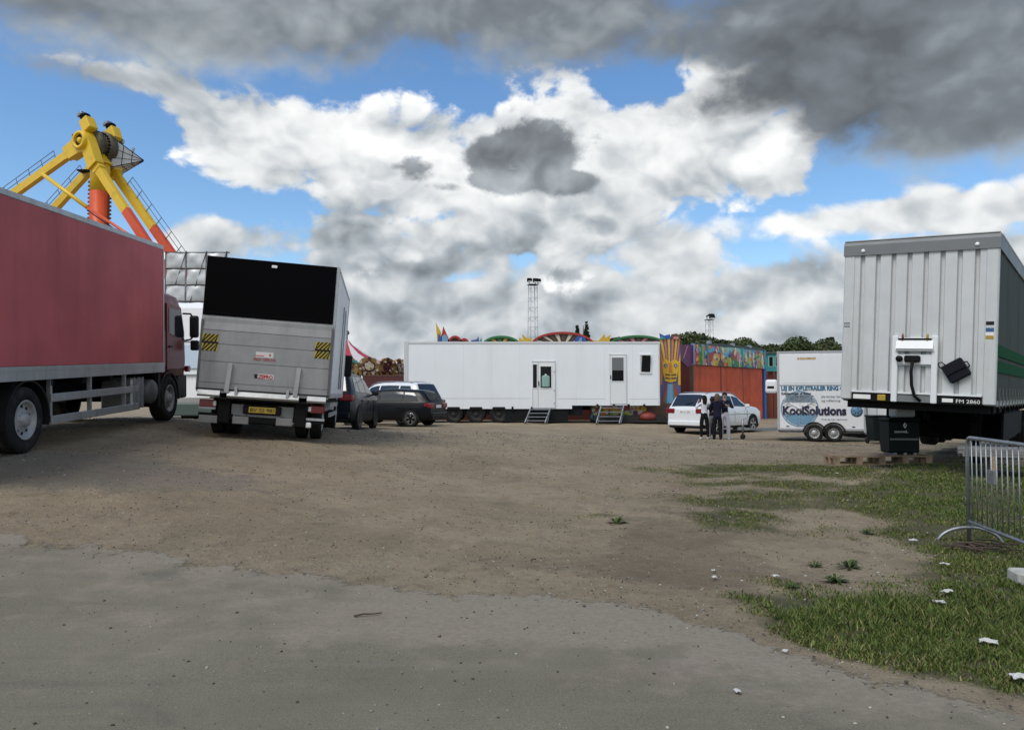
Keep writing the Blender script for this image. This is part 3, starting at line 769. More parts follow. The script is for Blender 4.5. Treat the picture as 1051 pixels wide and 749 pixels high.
    m.each('step_plate', mk('dull_alloy', (.22, .22, .215), .55, .3, dirt=.5, dscale=3), t)
    for s in (-1, 1):
        m = MB(); m.b2((s * 1.06 - .15, -.02, .575), (s * 1.06 + .15, .06, .725), 0, .015); m.b2((s * .92 - .03, -.028, .60), (s * .92 + .03, 0, .70), 1, .01)
        m.build('tail_lamp', [M_['red_lamp'], M_['clear_lamp']], t)
        for x in (1.0, .70):
            wheel(t, s * x, 1.1, .42, .42, .24, M_['rim'], s)
        wheel(t, s * 1.02, L + .55, .42, .42, .24, M_['rim'], s)
    m = MB(); m.b2((.85, -.01, .27), (.97, .03, .38), 0, .02); m.build('reflector', M_['clear_lamp'], t)
    m = MB(); m.b2((-.37, -.04, .48), (.37, .0, .66), 0, .02); hold = m.build('plate_holder', M_['black'], t)
    m = MB(); m.b2((-.26, -.047, .51), (.26, -.038, .63), 0, .004); pl = m.build('number_plate', M_['plate_yellow'], hold)
    lettering('BV 22 981', .095, M_['ink'], pl, Mx(-.235, .537, -.048), width=.46)
    m = MB(); m.b2((-.6, .05, .46), (.6, .09, .66)); m.build('rear_plate', M_['dull_alloy'], t)
    for s in (-1, 1):
        m = MB()
        for zc in (.5, .72): m.b2((s * 1.18, 1.9, zc - .05), (s * 1.21, 5.0, zc + .05))
        m.each('side_guard', M_['alu'], t)
    # cab
    m = MB(); m.prism([(L + .15, .5), (L + 1.75, .5), (L + 1.8, 1.2), (L + 1.55, 2.35), (L + 1.35, 2.5), (L + .15, 2.5)], -1.08, 1.08); cab = m.build('cab', white, t)
    for s in (-1, 1):
        m = MB(); m.prism([(L + .35, 1.45), (L + 1.55, 1.45), (L + 1.4, 2.25), (L + .35, 2.3)], s * 1.07, s * 1.092); m.build('window', M_['glass'], cab)
        m = MB(); m.tube([(s * 1.08, L + 1.5, 2.1), (s * 1.28, L + 1.5, 2.1)], .02); m.tube([(s * 1.08, L + 1.5, 1.5), (s * 1.28, L + 1.5, 1.55)], .02); m.b2((s * 1.2, L + 1.42, 1.5), (s * 1.44, L + 1.55, 2.12), 0, .04); m.build('mirror', M_['plastic'], cab)
    m = MB(); m.prism([(L + 1.77, 1.35), (L + 1.79, 1.35), (L + 1.56, 2.33), (L + 1.54, 2.33)], -.98, .98); m.build('windscreen', M_['glass'], cab)
lift_truck()

# ---------------------------------------------------------------- semi-trailer on the right
def semi():
    t = thing('semi_trailer', 'tall uncoupled curtain side semi trailer with a white ribbed front wall and grey green curtain', 'semi trailer', (7.14, 14.15, .22), (0, R(-2.6), R(143)))
    W, z0, z1, L = 1.25, 1.30, 4.20, 13.6
    pw = mat('panel_white', (.55, .57, .57), .42, var=.04, dirt=.5, dscale=1.2, dirtcol=(.33, .32, .29), streak=True)
    # ribbed front wall, seen from ahead (local +y)
    prof = [(-1.06, 0)]; n = 8; p = 2.12 / n
    for k in range(n):
        x = -1.06 + k * p
        prof += [(x + p * .34, 0), (x + p * .41, -.06), (x + p * .59, -.06), (x + p * .66, 0)] if k < n else []
    prof += [(1.06, 0)]
    poly = prof + [(1.06, -.12), (-1.06, -.12)]
    m = MB(); m.prism(poly, z0 + .10, z1 - .26, 'xy')
    fw = m.build('front_wall', pw, t)
    m = MB()
    for s in (-1, 1): m.b2((s * 1.055, -.16, z0 - .05), (s * W, .012, z1 - .25), 0, .02)
    m.each('corner_post', pw, fw)
    grey = mat('bar_grey', (.17, .18, .185), .5, dirt=.3, dscale=2)
    m = MB(); m.prism([(-.25, z1 - .27), (.03, z1 - .27), (.03, z1 - .08), (-.02, z1), (-.25, z1)], -W - .012, W + .012, 'yz'); hb = m.build('header_bar', grey, t)
    m = MB()
    for x in (-.92, .92): m.lathe([(.001, .02), (.035, .02), (.035, 0)], (x, .025, z1 - .19), 'y', 12, cap=False)
    m.each('rivet_lamp', M_['clear_lamp'], hb)
    m = MB(); m.b2((-W - .02, -L, z1 - .03), (W + .02, -.25, z1 + .02), 0, .01); m.b2((-W, -.25, z1 + .001), (W, .0, z1 + .016)); m.build('roof', mat('roof_tarp', (.42, .43, .41), .6, dirt=.4), t)
    # service frame with couplings
    m = MB()
    for s in (-1, 1): m.b2((s * .32 - .05, .002, z0 - .06), (s * .32 + .05, .07, z0 + 1.13), 0, .01)
    m.b2((-.31, .004, z0 + .62), (.31, .06, z0 + .80), 0, .008); m.b2((-.31, .0, z0 + .86), (.31, .10, z0 + .90))
    m.prism([(.0, z0 + .9), (.13, z0 + .9), (.05, z0 + 1.10), (.0, z0 + 1.10)], -.30, .30)
    m.b2((-.31, .002, z0 + .60), (.31, .03, z0 + .63))
    fr = m.build('service_frame', M_['white'], t)
    m = MB(); m.b2((-.27, .05, z0 + 1.06), (.27, .08, z0 + 1.09)); m.b2((-.10, .05, z0 + .66), (.16, .12, z0 + .78), 0, .02); m.lathe([(.055, 0), (.055, .08), (.001, .08)], (.24, .05, z0 + .72), 'y', 14, cap=False)
    m.tube([(.02, .10, z0 + .68), (.03, .16, z0 + .5), (.02, .13, z0 + .25), (-.03, .12, z0 + .06), (-.12, .08, z0 - .03)], .028); m.each('air_hose', M_['black'], fr)
    for x, c in ((.20, 'red_lamp'), (-.20, 'lug')):
        m = MB(); m.lathe([(.02, 0), (.02, .09), (.01, .13), (.001, .13)], (x, .06, z0 + 1.04), 'z', 10, cap=False); m.build('air_coupling', M_[c] if c in M_ else mk('lug', (.35, .24, .02), .5), fr)
    # lower black beam with plates and number
    m = MB(); m.b2((-1.05, -.10, z0 - .06), (1.05, .015, z0 + .09)); m.b2((-1.05, .0, z0 + .09), (1.05, .035, z0 + .125), 1)
    bm_ = m.build('lower_beam', [M_['black'], M_['white']], t)
    m = MB(); m.b2((.72, .016, z0 - .03), (1.02, .02, z0 + .05)); m.b2((-.62, .016, z0 - .025), (-.45, .02, z0 + .04)); m.each('plate', M_['plate_white'], bm_)
    m = MB(); m.b2((.46, .016, z0 - .05), (.60, .045, z0 + .06), 0, .01); m.build('lifting_lug', mat('lug_yellow', (.50, .34, .02), .5, dirt=.5), bm_)
    m = MB(); m.b2((-.28, .016, z0 - .05), (.28, .022, z0 + .07)); m.build('mounting_plate', grey, bm_)
    rot = Euler((PI / 2, 0, PI)).to_matrix().to_4x4()
    lettering('FM 2860', .09, M_['plate_white'], bm_, Matrix.Translation((-.66, .018, z0 - .03)) @ rot, width=.36)
    # maker's stickers
    m = MB(); m.b2((-1.20, .0125, 2.62), (-1.08, .016, 2.68), 0); m.b2((-1.20, .0125, 2.50), (-1.08, .016, 2.57), 1); m.b2((-1.20, .0125, 2.44), (-1.08, .0155, 2.50), 2); m.b2((-1.20, .0125, 2.38), (-1.08, .016, 2.44), 3)
    m.build('sticker', [M_['ink'], mat('sticker_blue', (.03, .10, .22), .5), M_['plate_white'], mat('sticker_ochre', (.40, .25, .03), .5)], fw)
    m = MB()
    for zz in (2.6, 2.67): m.b2((1.12, .0125, zz), (1.22, .016, zz + .012))
    for xx in (1.13, 1.165, 1.20): m.b2((xx, .0125, 2.612), (xx + .012, .0158, 2.67))
    m.build('mark', mat('mark_blue', (.08, .11, .16), .5), fw)
    # curtains
    cur = mat('curtain', (.060, .070, .062), .7, spec=.12, var=.12, vscale=2, bump=.25, bscale=3, dirt=.3, dscale=2)
    for s in (-1, 1):
        yy = np.linspace(-.17, -L, 130); zs = [z0 + .02, z0 + .4, z0 + 1.2, z0 + 2.0, z1 - .26]
        m = MB(); vs, fs = [], []
        for k, y in enumerate(yy):
            for j, z in enumerate(zs):
                vs.append((s * (W - .02 + .018 * math.sin(k * .83) * (.3 + .7 * math.sin(k * .31 + j)) * (1 if j not in (0, 4) else .4)), y, z))
        for k in range(len(yy) - 1):
            for j in range(4): fs.append((k * 5 + j, k * 5 + 5 + j, k * 5 + 6 + j, k * 5 + 1 + j))
        m.add(vs, fs, 0, True); cu = m.build('curtain', cur, t)
        m = MB()
        for zz in ((z0 + .52, z0 + .72), (z0 + .80, z0 + 1.0)): m.b2((s * (W - .03), -L, zz[0]), (s * (W + .008), -.165, zz[1]))
        m.each('stripe', mat('stripe_green', (.008, .085, .032), .8, spec=.05), cu)
        m = MB(); m.b2((s * (W - .06), -L, z0 - .06), (s * (W + .004), -.16, z0 + .03)); m.build('side_rail', M_['galv'], t)
        sg = bpy.data.materials.get('strap_grey') or mat('strap_grey', (.16, .17, .15), .7)
        for k in range(22):
            m = MB(); y = -.5 - k * .6; m.beam((s * (W + .015), y, z0 + .26), (s * (W + .012), y, z0 - .10), .045, .008, 0, (1, 0, 0)); m.box((s * (W + .02), y, z0 + .05), (.02, .05, .10)); m.build('strap', sg, cu)
        m = MB(); m.b2((s * (W - .05), -L, z1 - .27), (s * (W + .012), -.24, z1 - .02)); m.build('curtain_rail', grey, t)
    m = MB(); m.b2((-W, -L - .02, z0), (W, -L + .04, z1)); m.build('rear_door', pw, t)
    m = MB(); m.b2((-W + .02, -L, z0 - .08), (W - .02, -.12, z0)); m.build('floor', M_['black'], t)
    # chassis: neck, beams, legs, axles
    m = MB()
    for s in (-1, 1): m.prism([(-.2, z0 - .20), (-.2, z0 - .08), (-L + .2, z0 - .08), (-L + .2, z0 - .55), (-3.4, z0 - .55), (-2.9, z0 - .22)], s * .55 - .07, s * .55 + .07)
    m.b2((-1.15, -2.4, z0 - .20), (1.15, -.15, z0 - .08)); m.lathe([(.045, -.2), (.045, 0)], (0, -1.3, z0 - .20), 'z', 12)
    for k in range(14): m.b2((-W + .05, -.4 - k * .95, z0 - .2), (W - .05, -.32 - k * .95, z0 - .08))
    for s in (-1, 1): m.b2((s * 1.05, -7.4, .52), (s * 1.10, -3.2, 1.05))
    for y in (-8.0, -9.3, -10.6): m.lathe([(.07, -.95), (.07, .95)], (0, y, .55), 'x', 12)
    m.b2((-1.02, -7.3, .40), (1.02, -4.4, 1.08), 0, .03)  # wide block added so the space under the trailer reads black
    m.b2((-1.1, -L + .05, .5), (1.1, -L + .15, .65))
    m.build('chassis', M_['chassis'], t)
    for s in (-1, 1):
        m = MB(); m.b2((s * .60 - .09, -3.45, .45), (s * .60 + .09, -3.27, z0 - .08), 0, .01); m.b2((s * .60 - .06, -3.42, .08), (s * .60 + .06, -3.30, .5)); m.b2((s * .60 - .16, -3.52, .0), (s * .60 + .16, -3.2, .07), 0, .015)
        m.beam((s * .60, -3.36, .55), (s * .3, -4.1, 1.0), .05, .05); m.build('landing_leg', M_['chassis'], t)
        for y in (-8.0, -9.3, -10.6): wheel(t, s * 1.0, y, .50, .50, .38, M_['rim'], s)
semi()
# dark flap hanging on the front of the trailer
def flap():
    t = thing('document_pouch', 'black square pouch hanging askew on the white front wall of the semi trailer', 'pouch', (7.14, 14.15, .22), (0, R(-2.6), R(143)))
    c = Vector((-.66, .05, 1.83)); Mx = Matrix.Translation(c) @ Euler((0, R(32), 0)).to_matrix().to_4x4()
    m = MB(); m.box((0, 0, 0), (.36, .09, .34), 0, None, .025, Mx); m.build('body', mat('pouch_black', (.010, .011, .016), .55, bump=.3, bscale=8), t)
    m = MB(); m.box((0, .055, .07), (.35, .03, .19), 0, None, .012, Mx); m.build('cover_flap', bpy.data.materials['pouch_black'], t)
    m = MB(); m.tube([Mx @ Vector(q) for q in ((.1, -.02, .17), (.12, 0, .24), (.18, 0, .25), (.19, 0, .18), (.17, 0, .12))], .01); m.tube([Mx @ Vector(q) for q in ((-.17, 0, -.05), (-.22, 0, -.03), (-.22, 0, .05), (-.17, 0, .07))], .012); m.build('strap', M_['black'], t)
flap()
# ---------------------------------------------------------------- cars
def lerp_pts(pts, y):
    ys = [p[0] for p in pts]; return float(np.interp(y, ys, [p[1] for p in pts]))
def car(name, label, loc, rot, group, L, W, H, belt, roof, paint, wb, wr, side_wins, rear_win, front_win, rails=False, clad=None, sill=.24, plate=None, hood=None, rear_wiper=True):
    """roof: list of (y, z) along the centre line from tail to nose; windows given as y ranges"""
    t = thing(name, label, 'car', loc, rot, group)
    hw = W / 2
    def wid(y):
        e = max(0, (abs(y) - L / 2 + .75) / .75); return hw * (1 - (.13 if y < 0 else .17) * e * e)
    def top(y): return lerp_pts(roof, y)
    def section(y):
        w, zt = wid(y), top(y); zb = min(belt, zt - .03); gh = max(0, zt - zb)
        wtop = w * .95 - gh * .36
        e = max(0, (abs(y) - L / 2 + .3) / .3); zs = sill + .10 * e
        return [(w * .90, zs), (w * .985, zs + .10), (w, zs + .30), (w * .992, zb - .16), (w * .965, zb - .03), (w * .945, zb + .0),
                (w * .945 + (wtop - w * .945) * .5, zb + gh * .48), (wtop, zt - min(.07, gh * .4)), (wtop - .07, zt - min(.015, gh * .2)), (wtop * .5, zt + .012), (0, zt + .02)]
    ys = sorted(set([-L / 2, -L / 2 + .02, -L / 2 + .06] + list(np.linspace(-L / 2 + .12, L / 2 - .12, 46)) + [L / 2 - .06, L / 2 - .02, L / 2]))
    m = MB(); vs = []; n = 0
    for y in ys:
        s = section(y); r = [(x, y, z) for x, z in s] + [(-x, y, z) for x, z in reversed(s[:-1])]; n = len(r); vs += r
    fs, mi = [], []
    for k in range(len(ys) - 1):
        for i in range(n - 1):
            fs.append((k * n + i, k * n + i + 1, (k + 1) * n + i + 1, (k + 1) * n + i)); mi.append(1 if (i == 0 or i == n - 2 or (clad and i in (1, n - 3))) else 0)
    m.add(vs, fs, 0, True); m.m = mi
    for k in (0, len(ys) - 1): m.f.append(tuple(k * n + i for i in range(n))); m.m.append(0); m.sm.append(False)
    for k in range(len(ys) - 1): m.f.append((k * n, (k + 1) * n, (k + 1) * n + n - 1, k * n + n - 1)); m.m.append(1); m.sm.append(False)
    body = m.build('body', [paint, M_['plastic']], t)
    def side_patch(y0, y1, s, f0=.10, f1=.90, off=.010, cut0=0, cut1=0):
        """glass following the side of the cabin between the belt and the roof"""
        vs, fs = [], []; N_ = 10
        for k in range(N_ + 1):
            for j in range(5):
                f = f0 + (f1 - f0) * j / 4
                y = (y0 + cut0 * j / 4) + ((y1 - cut1 * j / 4) - (y0 + cut0 * j / 4)) * k / N_
                sc = section(y); a, b, c = sc[5], sc[6], sc[7]
                x, z = (a[0] + (b[0] - a[0]) * f * 2, a[1] + (b[1] - a[1]) * f * 2) if f < .5 else (b[0] + (c[0] - b[0]) * (f * 2 - 1), b[1] + (c[1] - b[1]) * (f * 2 - 1))
                vs.append((s * (x + off), y, z + off * .3))
        for k in range(N_):
            for j in range(4): fs.append((k * 5 + j, k * 5 + 5 + j, k * 5 + 6 + j, k * 5 + 1 + j))
        return vs, fs
    for s in (-1, 1):
        for (y0, y1, c0, c1) in side_wins:
            q = MB(); q.add(*side_patch(y0, y1, s, cut0=c0, cut1=c1), 0, True); q.build('side_window', M_['glass'], body)
        q = MB(); sc = section(.1)
        for y in [w[0] - .035 for w in side_wins[1:]] + [side_wins[-1][1] - .12]:
            w = wid(y); q.b2((s * (w * .9), y - .006, sill + .22), (s * (w + .0025), y + .006, belt - .16))
        q.b2((s * hw * .9, -wb * .42, belt - .30), (s * (hw + .003), wb * .5, belt - .285))
        q.build('door_seam', M_['black'], body)
        q = MB()
        for y in [w[0] + .16 for w in side_wins[-2:]]: q.b2((s * hw * .97, y - .1, belt - .22), (s * (hw + .022), y + .1, belt - .185), 0, .008)
        q.build('door_handle', paint, body)
        yw = side_wins[-1][1] - .28
        q = MB(); q.box((s * (hw + .10), yw, belt + .07), (.20, .10, .14), 0, None, .03); q.beam((s * hw * .93, yw + .02, belt + .0), (s * (hw + .05), yw, belt + .05), .06, .05); q.build('wing_mirror', M_['plastic'] if clad else paint, body)
        if rails:
            q = MB(); pts = []
            for y in np.linspace(-L / 2 + .55, .75, 9):
                sc = section(y)[8]; pts.append((s * (sc[0] - .02), y, sc[1] + (.06 if -L / 2 + .6 < y < .7 else .0)))
            q.tube(pts, .018); q.build('roof_rail', M_['galv'], body)
        for yc in (-wb / 2 - .02, wb / 2 - .02):
            a = MB(); arc = [(yc + math.cos(u) * wr * 1.17, wr + math.sin(u) * wr * 1.17) for u in np.linspace(0, PI, 17)]
            arc = [(yc + wr * 1.17, sill - .02)] + arc + [(yc - wr * 1.17, sill - .02)]
            a.prism(arc, s * (hw - .30), s * (hw + (.012 if clad else .004))); a.build('wheel_arch', M_['black'], t)
            wheel(t, s * (hw - .095), yc, wr, wr, .215, M_['alloy'], s, style='car')
    def top_patch(y0, y1, fx=.86, off=.014):
        vs, fs = [], []; N_ = 8
        for k in range(N_ + 1):
            y = y0 + (y1 - y0) * k / N_; sc = section(y); zt = top(y)
            for j in range(7):
                u = -1 + 2 * j / 6; x = u * sc[8][0] * fx / .9; vs.append((x, y, zt + .02 - .012 * u * u + off))
        for k in range(N_):
            for j in range(6): fs.append((k * 7 + j, k * 7 + 7 + j, k * 7 + 8 + j, k * 7 + 1 + j))
        return vs, fs
    q = MB(); q.add(*top_patch(*rear_win), 0, True); rw = q.build('rear_window', M_['glass'], body)
    if rear_wiper:
        q = MB(); ym = rear_win[0] + .03; q.tube([(0, ym - .02, top(ym) + .05), (.3, ym + .05, top(ym + .05) + .05)], .01); q.build('wiper', M_['black'], rw)
    q = MB(); q.add(*top_patch(*front_win), 0, True); q.build('windscreen', M_['glass'], body)
    tail = -L / 2; wt = wid(tail)
    for s in (-1, 1):
        q = MB(); q.box((s * (wt - .12), tail + .03, belt - .13), (.42, .12, .20), 0, None, .04); q.box((s * (wt + .02), tail + .16, belt - .12), (.09, .20, .14), 0, (0, 0, s * R(-14)), .03); q.build('tail_light', M_['red_lamp'], body)
        q = MB(); q.box((s * (wid(L / 2) - .2), L / 2 - .05, belt - .24), (.36, .16, .14), 0, None, .04); q.build('headlight', M_['clear_lamp'], body)
    q = MB(); q.b2((-.26, tail - .012, belt - .22), (.26, tail + .01, belt - .11)); pl = q.build('number_plate', M_['plate_white'], body)
    if plate: lettering(plate, .09, M_['ink'], pl, Matrix.Translation((-.23, tail - .0125, belt - .195)) @ Euler((PI / 2, 0, 0)).to_matrix().to_4x4(), width=.46, thick=.002)
    q = MB(); q.box((0, tail - .01, sill + .22), (W * .86, .10, .20), 0, None, .04); q.box((0, tail - .005, sill + .08), (W * .80, .09, .10), 1, None, .03); q.build('rear_bumper', [paint, M_['plastic']], body)
    q = MB(); q.box((0, L / 2 - .02, sill + .2), (W * .80, .12, .22), 0, None, .05); q.box((0, L / 2 - .0, sill + .40), (W * .5, .06, .14), 1, None, .02); q.build('front_bumper', [paint, M_['plastic']], body)
    return t

p_white = mat('paint_white', (.76, .78, .79), .28, coat=.6, dirt=.12, dscale=2, dirtcol=(.4, .38, .35))
p_dark = mat('paint_dark', (.007, .008, .010), .3, spec=.18, coat=.08)
p_blue = mat('paint_blueblack', (.005, .008, .015), .3, spec=.18, coat=.08)
p_silver = mat('paint_silver', (.60, .62, .63), .3, .25, coat=.5)
def place(rear_left, a, L, W):
    """centre of a car from its left rear corner and compass heading"""
    f = Vector((math.sin(a), math.cos(a))); r = Vector((math.cos(a), -math.sin(a)))
    return Vector(rear_left) + f * L / 2 + r * W / 2
def suv_roof(L, H, belt, nose=.78):
    return [(-L / 2, belt - .10), (-L / 2 + .05, belt + .02), (-L / 2 + .34, H - .12), (-L / 2 + .50, H - .035), (-.6, H), (.1, H - .02), (.38, H - .09), (1.12, belt + .09), (L / 2 - .55, belt - .02), (L / 2 - .14, belt - .16), (L / 2, belt - .34)]
a = R(46); c = place((6.52, 33.5), a, 4.8, 1.93)
car('suv', 'white sport utility car with dark tinted windows parked behind three people', (c.x, c.y, g(c.x, c.y)), (0, 0, -a), None, 4.8, 1.93, 1.72, 1.10, suv_roof(4.8, 1.72, 1.10), p_white, 2.9, .375,
    [(-1.95, -1.15, .35, .0), (-1.08, -.12, .0, .0), (-.05, 1.05, .0, .62)], (-2.34, -2.02), (.42, 1.10), rails=True, plate='BX 41 206')
a = R(-73); c = place((-3.13, 30.0), a, 4.25, 1.79)
car('hatchback', 'dark grey hatchback with bright alloy wheels parked before a white people carrier', (c.x, c.y, g(c.x, c.y)), (0, 0, -a), 'cars parked beside the white trailer', 4.25, 1.79, 1.46, .95,
    [(-2.125, .84), (-2.07, .96), (-1.80, 1.28), (-1.62, 1.40), (-.6, 1.46), (.1, 1.44), (.40, 1.36), (1.05, .99), (1.6, .93), (1.98, .82), (2.125, .62)], p_dark, 2.62, .32,
    [(-1.62, -1.02, .22, .0), (-.95, -.02, .0, .0), (.05, 1.0, .0, .55)], (-2.04, -1.80), (.42, 1.02))
a = R(-58); c = place((-3.85, 32.4), a, 4.7, 1.88)
car('people_carrier', 'white people carrier with roof rails parked behind the dark grey hatchback', (c.x, c.y, g(c.x, c.y) + .02), (0, 0, -a), 'cars parked beside the white trailer', 4.7, 1.88, 1.80, 1.10, suv_roof(4.7, 1.80, 1.10), p_white, 2.85, .34,
    [(-2.0, -1.2, .28, .0), (-1.12, -.12, .0, .0), (-.05, 1.05, .0, .62)], (-2.29, -1.96), (.42, 1.10), rails=True)
c = Vector((-5.66, 25.95))
car('crossover', 'blue black crossover parked just beyond the box truck, its right side showing', (c.x, c.y, .475), (R(-1.2), R(.5), R(-.5)), None, 4.5, 1.86, 1.80, 1.12, suv_roof(4.5, 1.80, 1.12), p_blue, 2.7, .37,
    [(-1.75, -1.1, .30, .0), (-1.03, -.12, .0, .0), (-.05, 1.0, .0, .6)], (-2.19, -1.88), (.42, 1.08), rails=False, clad=True)
# ---------------------------------------------------------------- long white living trailer
D0 = 40.0
def X_(px, d): return (px - CX) / F * d
def Z_(py, d): return P(CX, py, d).z
def living_trailer():
    ox, oz = X_(545, D0), .15
    t = thing('living_trailer', 'long white showman trailer with two doors standing across the back of the yard', 'trailer', (ox, D0, oz))
    lx = lambda px: X_(px, D0) - ox
    lz = lambda py: Z_(py, D0) - oz
    xa, xb, xs = lx(416), lx(677), lx(587)
    zt, zl, zr = lz(351), lz(419.5), lz(416)
    wh = mat('trailer_white', (.76, .80, .83), .4, var=.02, vscale=.6, dirt=.16, dscale=.8, dirtcol=(.52, .52, .50), streak=True)
    m = MB(); m.prism([(xa, zl), (xs, zl), (xs, zr), (xb, zr), (xb, zt), (xa, zt)], 0, 2.5, 'xz')
    body = m.build('body', wh, t)
    m = MB(); m.b2((xa - .05, -.02, zt - .10), (xb + .04, 2.52, zt + .02), 0, .01); m.build('roof_trim', mat('trim_white', (.55, .57, .58), .4), body)
    m = MB(); m.b2((xa - .07, -.03, zl - .05), (xa + .14, .04, zt + .06), 0, .01); m.build('corner_post', bpy.data.materials['trim_white'], body)
    m = MB(); m.b2((xb - .05, -.012, zr), (xb + .012, .02, zt - .1)); m.build('corner_trim', bpy.data.materials['trim_white'], body)
    seam = mat('seam_grey', (.42, .44, .45), .5)
    m = MB(); zq = lz(409)
    m.b2((xa + .2, -.004, zq), (lx(544), .002, zq + .02)); m.b2((lx(573), -.004, zq - .02), (lx(622), .002, zq)); m.b2((lx(646), -.004, zq - .03), (xb - .1, .002, zq - .01))
    m.each('skirt_seam', seam, body)
    m = MB()
    for k in range(1, 9):
        x = xa + (xb - xa) * k / 9 + .07; m.b2((x, -.0025, (zl if x < xs else zr) + .05), (x + .012, .002, zt - .12))
    m.each('panel_joint', mat('joint_pale', (.64, .67, .69), .5), body)
    # doors
    frame = mat('door_white', (.72, .74, .75), .35)
    def door(px0, px1, py0, py1, win, side=None, name='door'):
        m = MB(); m.b2((lx(px0), -.035, lz(py1)), (lx(px1), .004, lz(py0)), 0, .008); d = m.build(name, frame, t)
        m = MB()
        for q in ((px0, px0 + .7), (px1 - .7, px1)): m.b2((lx(q[0]), -.05, lz(py1)), (lx(q[1]), -.03, lz(py0)))
        m.b2((lx(px0), -.05, lz(py0 + .8)), (lx(px1), -.03, lz(py0))); m.build('frame', bpy.data.materials['trim_white'], d)
        for w in [win] + ([side] if side else []):
            m = MB(); x0, x1, z0, z1 = lx(w[0]), lx(w[1]), lz(w[3]), lz(w[2])
            m.b2((x0, -.042, z0), (x1, -.034, z1)); m.build('window', mat('dark_pane', (.012, .013, .014), .12) if 'dark_pane' not in bpy.data.materials else bpy.data.materials['dark_pane'], d)
            m = MB()
            for c in (((x0 - .04, z0 - .04), (x0, z1 + .04)), ((x1, z0 - .04), (x1 + .04, z1 + .04)), ((x0, z1), (x1, z1 + .04)), ((x0, z0 - .04), (x1, z0))): m.b2((c[0][0], -.052, c[0][1]), (c[1][0], -.03, c[1][1]))
            m.build('window_frame', frame, d)
        return d
    d1 = door(546.2, 570, 370.5, 418.5, (554.7, 565.8, 376, 398), (547, 551, 374, 398))
    m = MB(); m.b2((lx(552.6), -.09, lz(396)), (lx(553.3), -.04, lz(391)), 0, .01); m.build('handle', M_['black'], d1)
    m = MB(); m.b2((lx(552), -.05, lz(418)), (lx(552.3), -.036, lz(371))); m.build('leaf_edge', seam, d1)
    m = MB()
    for py in (381, 400, 413): m.b2((lx(568.3), -.06, lz(py + 1.2)), (lx(569), -.04, lz(py)))
    m.each('hinge', M_['galv'], d1)
    d2 = door(625.6, 643, 363.5, 414.5, (628, 640, 367, 391))
    m = MB(); m.b2((lx(628), -.046, lz(380)), (lx(640), -.042, lz(367.2))); m.build('blind', mat('blind_grey', (.14, .15, .155), .7), d2)
    m = MB(); m.b2((lx(626.3), -.09, lz(389)), (lx(627.1), -.04, lz(385)), 0, .01); m.build('handle', M_['black'], d2)
    # tilted small window
    x0, x1, z0, z1 = lx(657.5), lx(667.5), lz(382), lz(364.5)
    m = MB()
    for c in (((x0 - .06, z0 - .06), (x0, z1 + .06)), ((x1, z0 - .06), (x1 + .06, z1 + .06)), ((x0, z1), (x1, z1 + .06)), ((x0, z0 - .06), (x1, z0))): m.b2((c[0][0], -.05, c[0][1]), (c[1][0], .0, c[1][1]))
    wf = m.build('window', frame, t)
    m = MB(); m.box(((x0 + x1) / 2 + .02, -.09, (z0 + z1) / 2), (x1 - x0 - .06, .02, z1 - z0 - .04), 0, (R(6), R(2), 0)); m.build('pane', bpy.data.materials['dark_pane'], wf)
    m = MB()
    for px in (612, 629, 644, 660): m.b2((lx(px), -.05, zr - .0), (lx(px) + .10, .02, zr + .07), 0, .01)
    m.each('side_marker', M_['black'], t)
    # running gear on the left, dark pit lockers between, drawbar trailer neck on the right
    m = MB(); m.b2((xa + .1, .2, zl - .30), (xs, 2.3, zl)); m.b2((lx(519), .06, .12), (xs - .2, .6, zl)); m.b2((xs - .02, .15, .4), (xs + .55, 2.3, zr)); m.b2((xs, 1.4, zr - .25), (xb, 2.2, zr))
    m.build('chassis', mat('gear_black', (.010, .012, .013), .6), t)
    for px in (465.5, 488.5, 512):
        for yy, s in ((.22, -1), (2.28, 1)):
            wh_ = wheel(t, 0, 0, 0, .48, .30, mat('old_rim', (.05, .05, .052), .6) if 'old_rim' not in bpy.data.materials else bpy.data.materials['old_rim'], 1)
            wh_.rotation_euler = (0, 0, R(-90) if s < 0 else R(90)); wh_.location = (lx(px), yy, .48)
        m = MB(); m.b2((lx(px - 6.5), -.05, zl - .06), (lx(px + 6.5), .45, zl + .10), 0, .04); m.build('mudguard', M_['plastic'], t)
    m = MB()
    for px in (525, 545): m.b2((lx(px), -.02, zl - .12), (lx(px) + .1, .1, zl + .12), 0, .01)
    m.each('locker_handle', M_['black'], t)
    m = MB(); m.b2((lx(690) - .3, .2, .12), (lx(610), .7, .40)); m.build('tow_beam', mat('beam_dark', (.035, .035, .036), .6), t)
    return t
living_trailer()
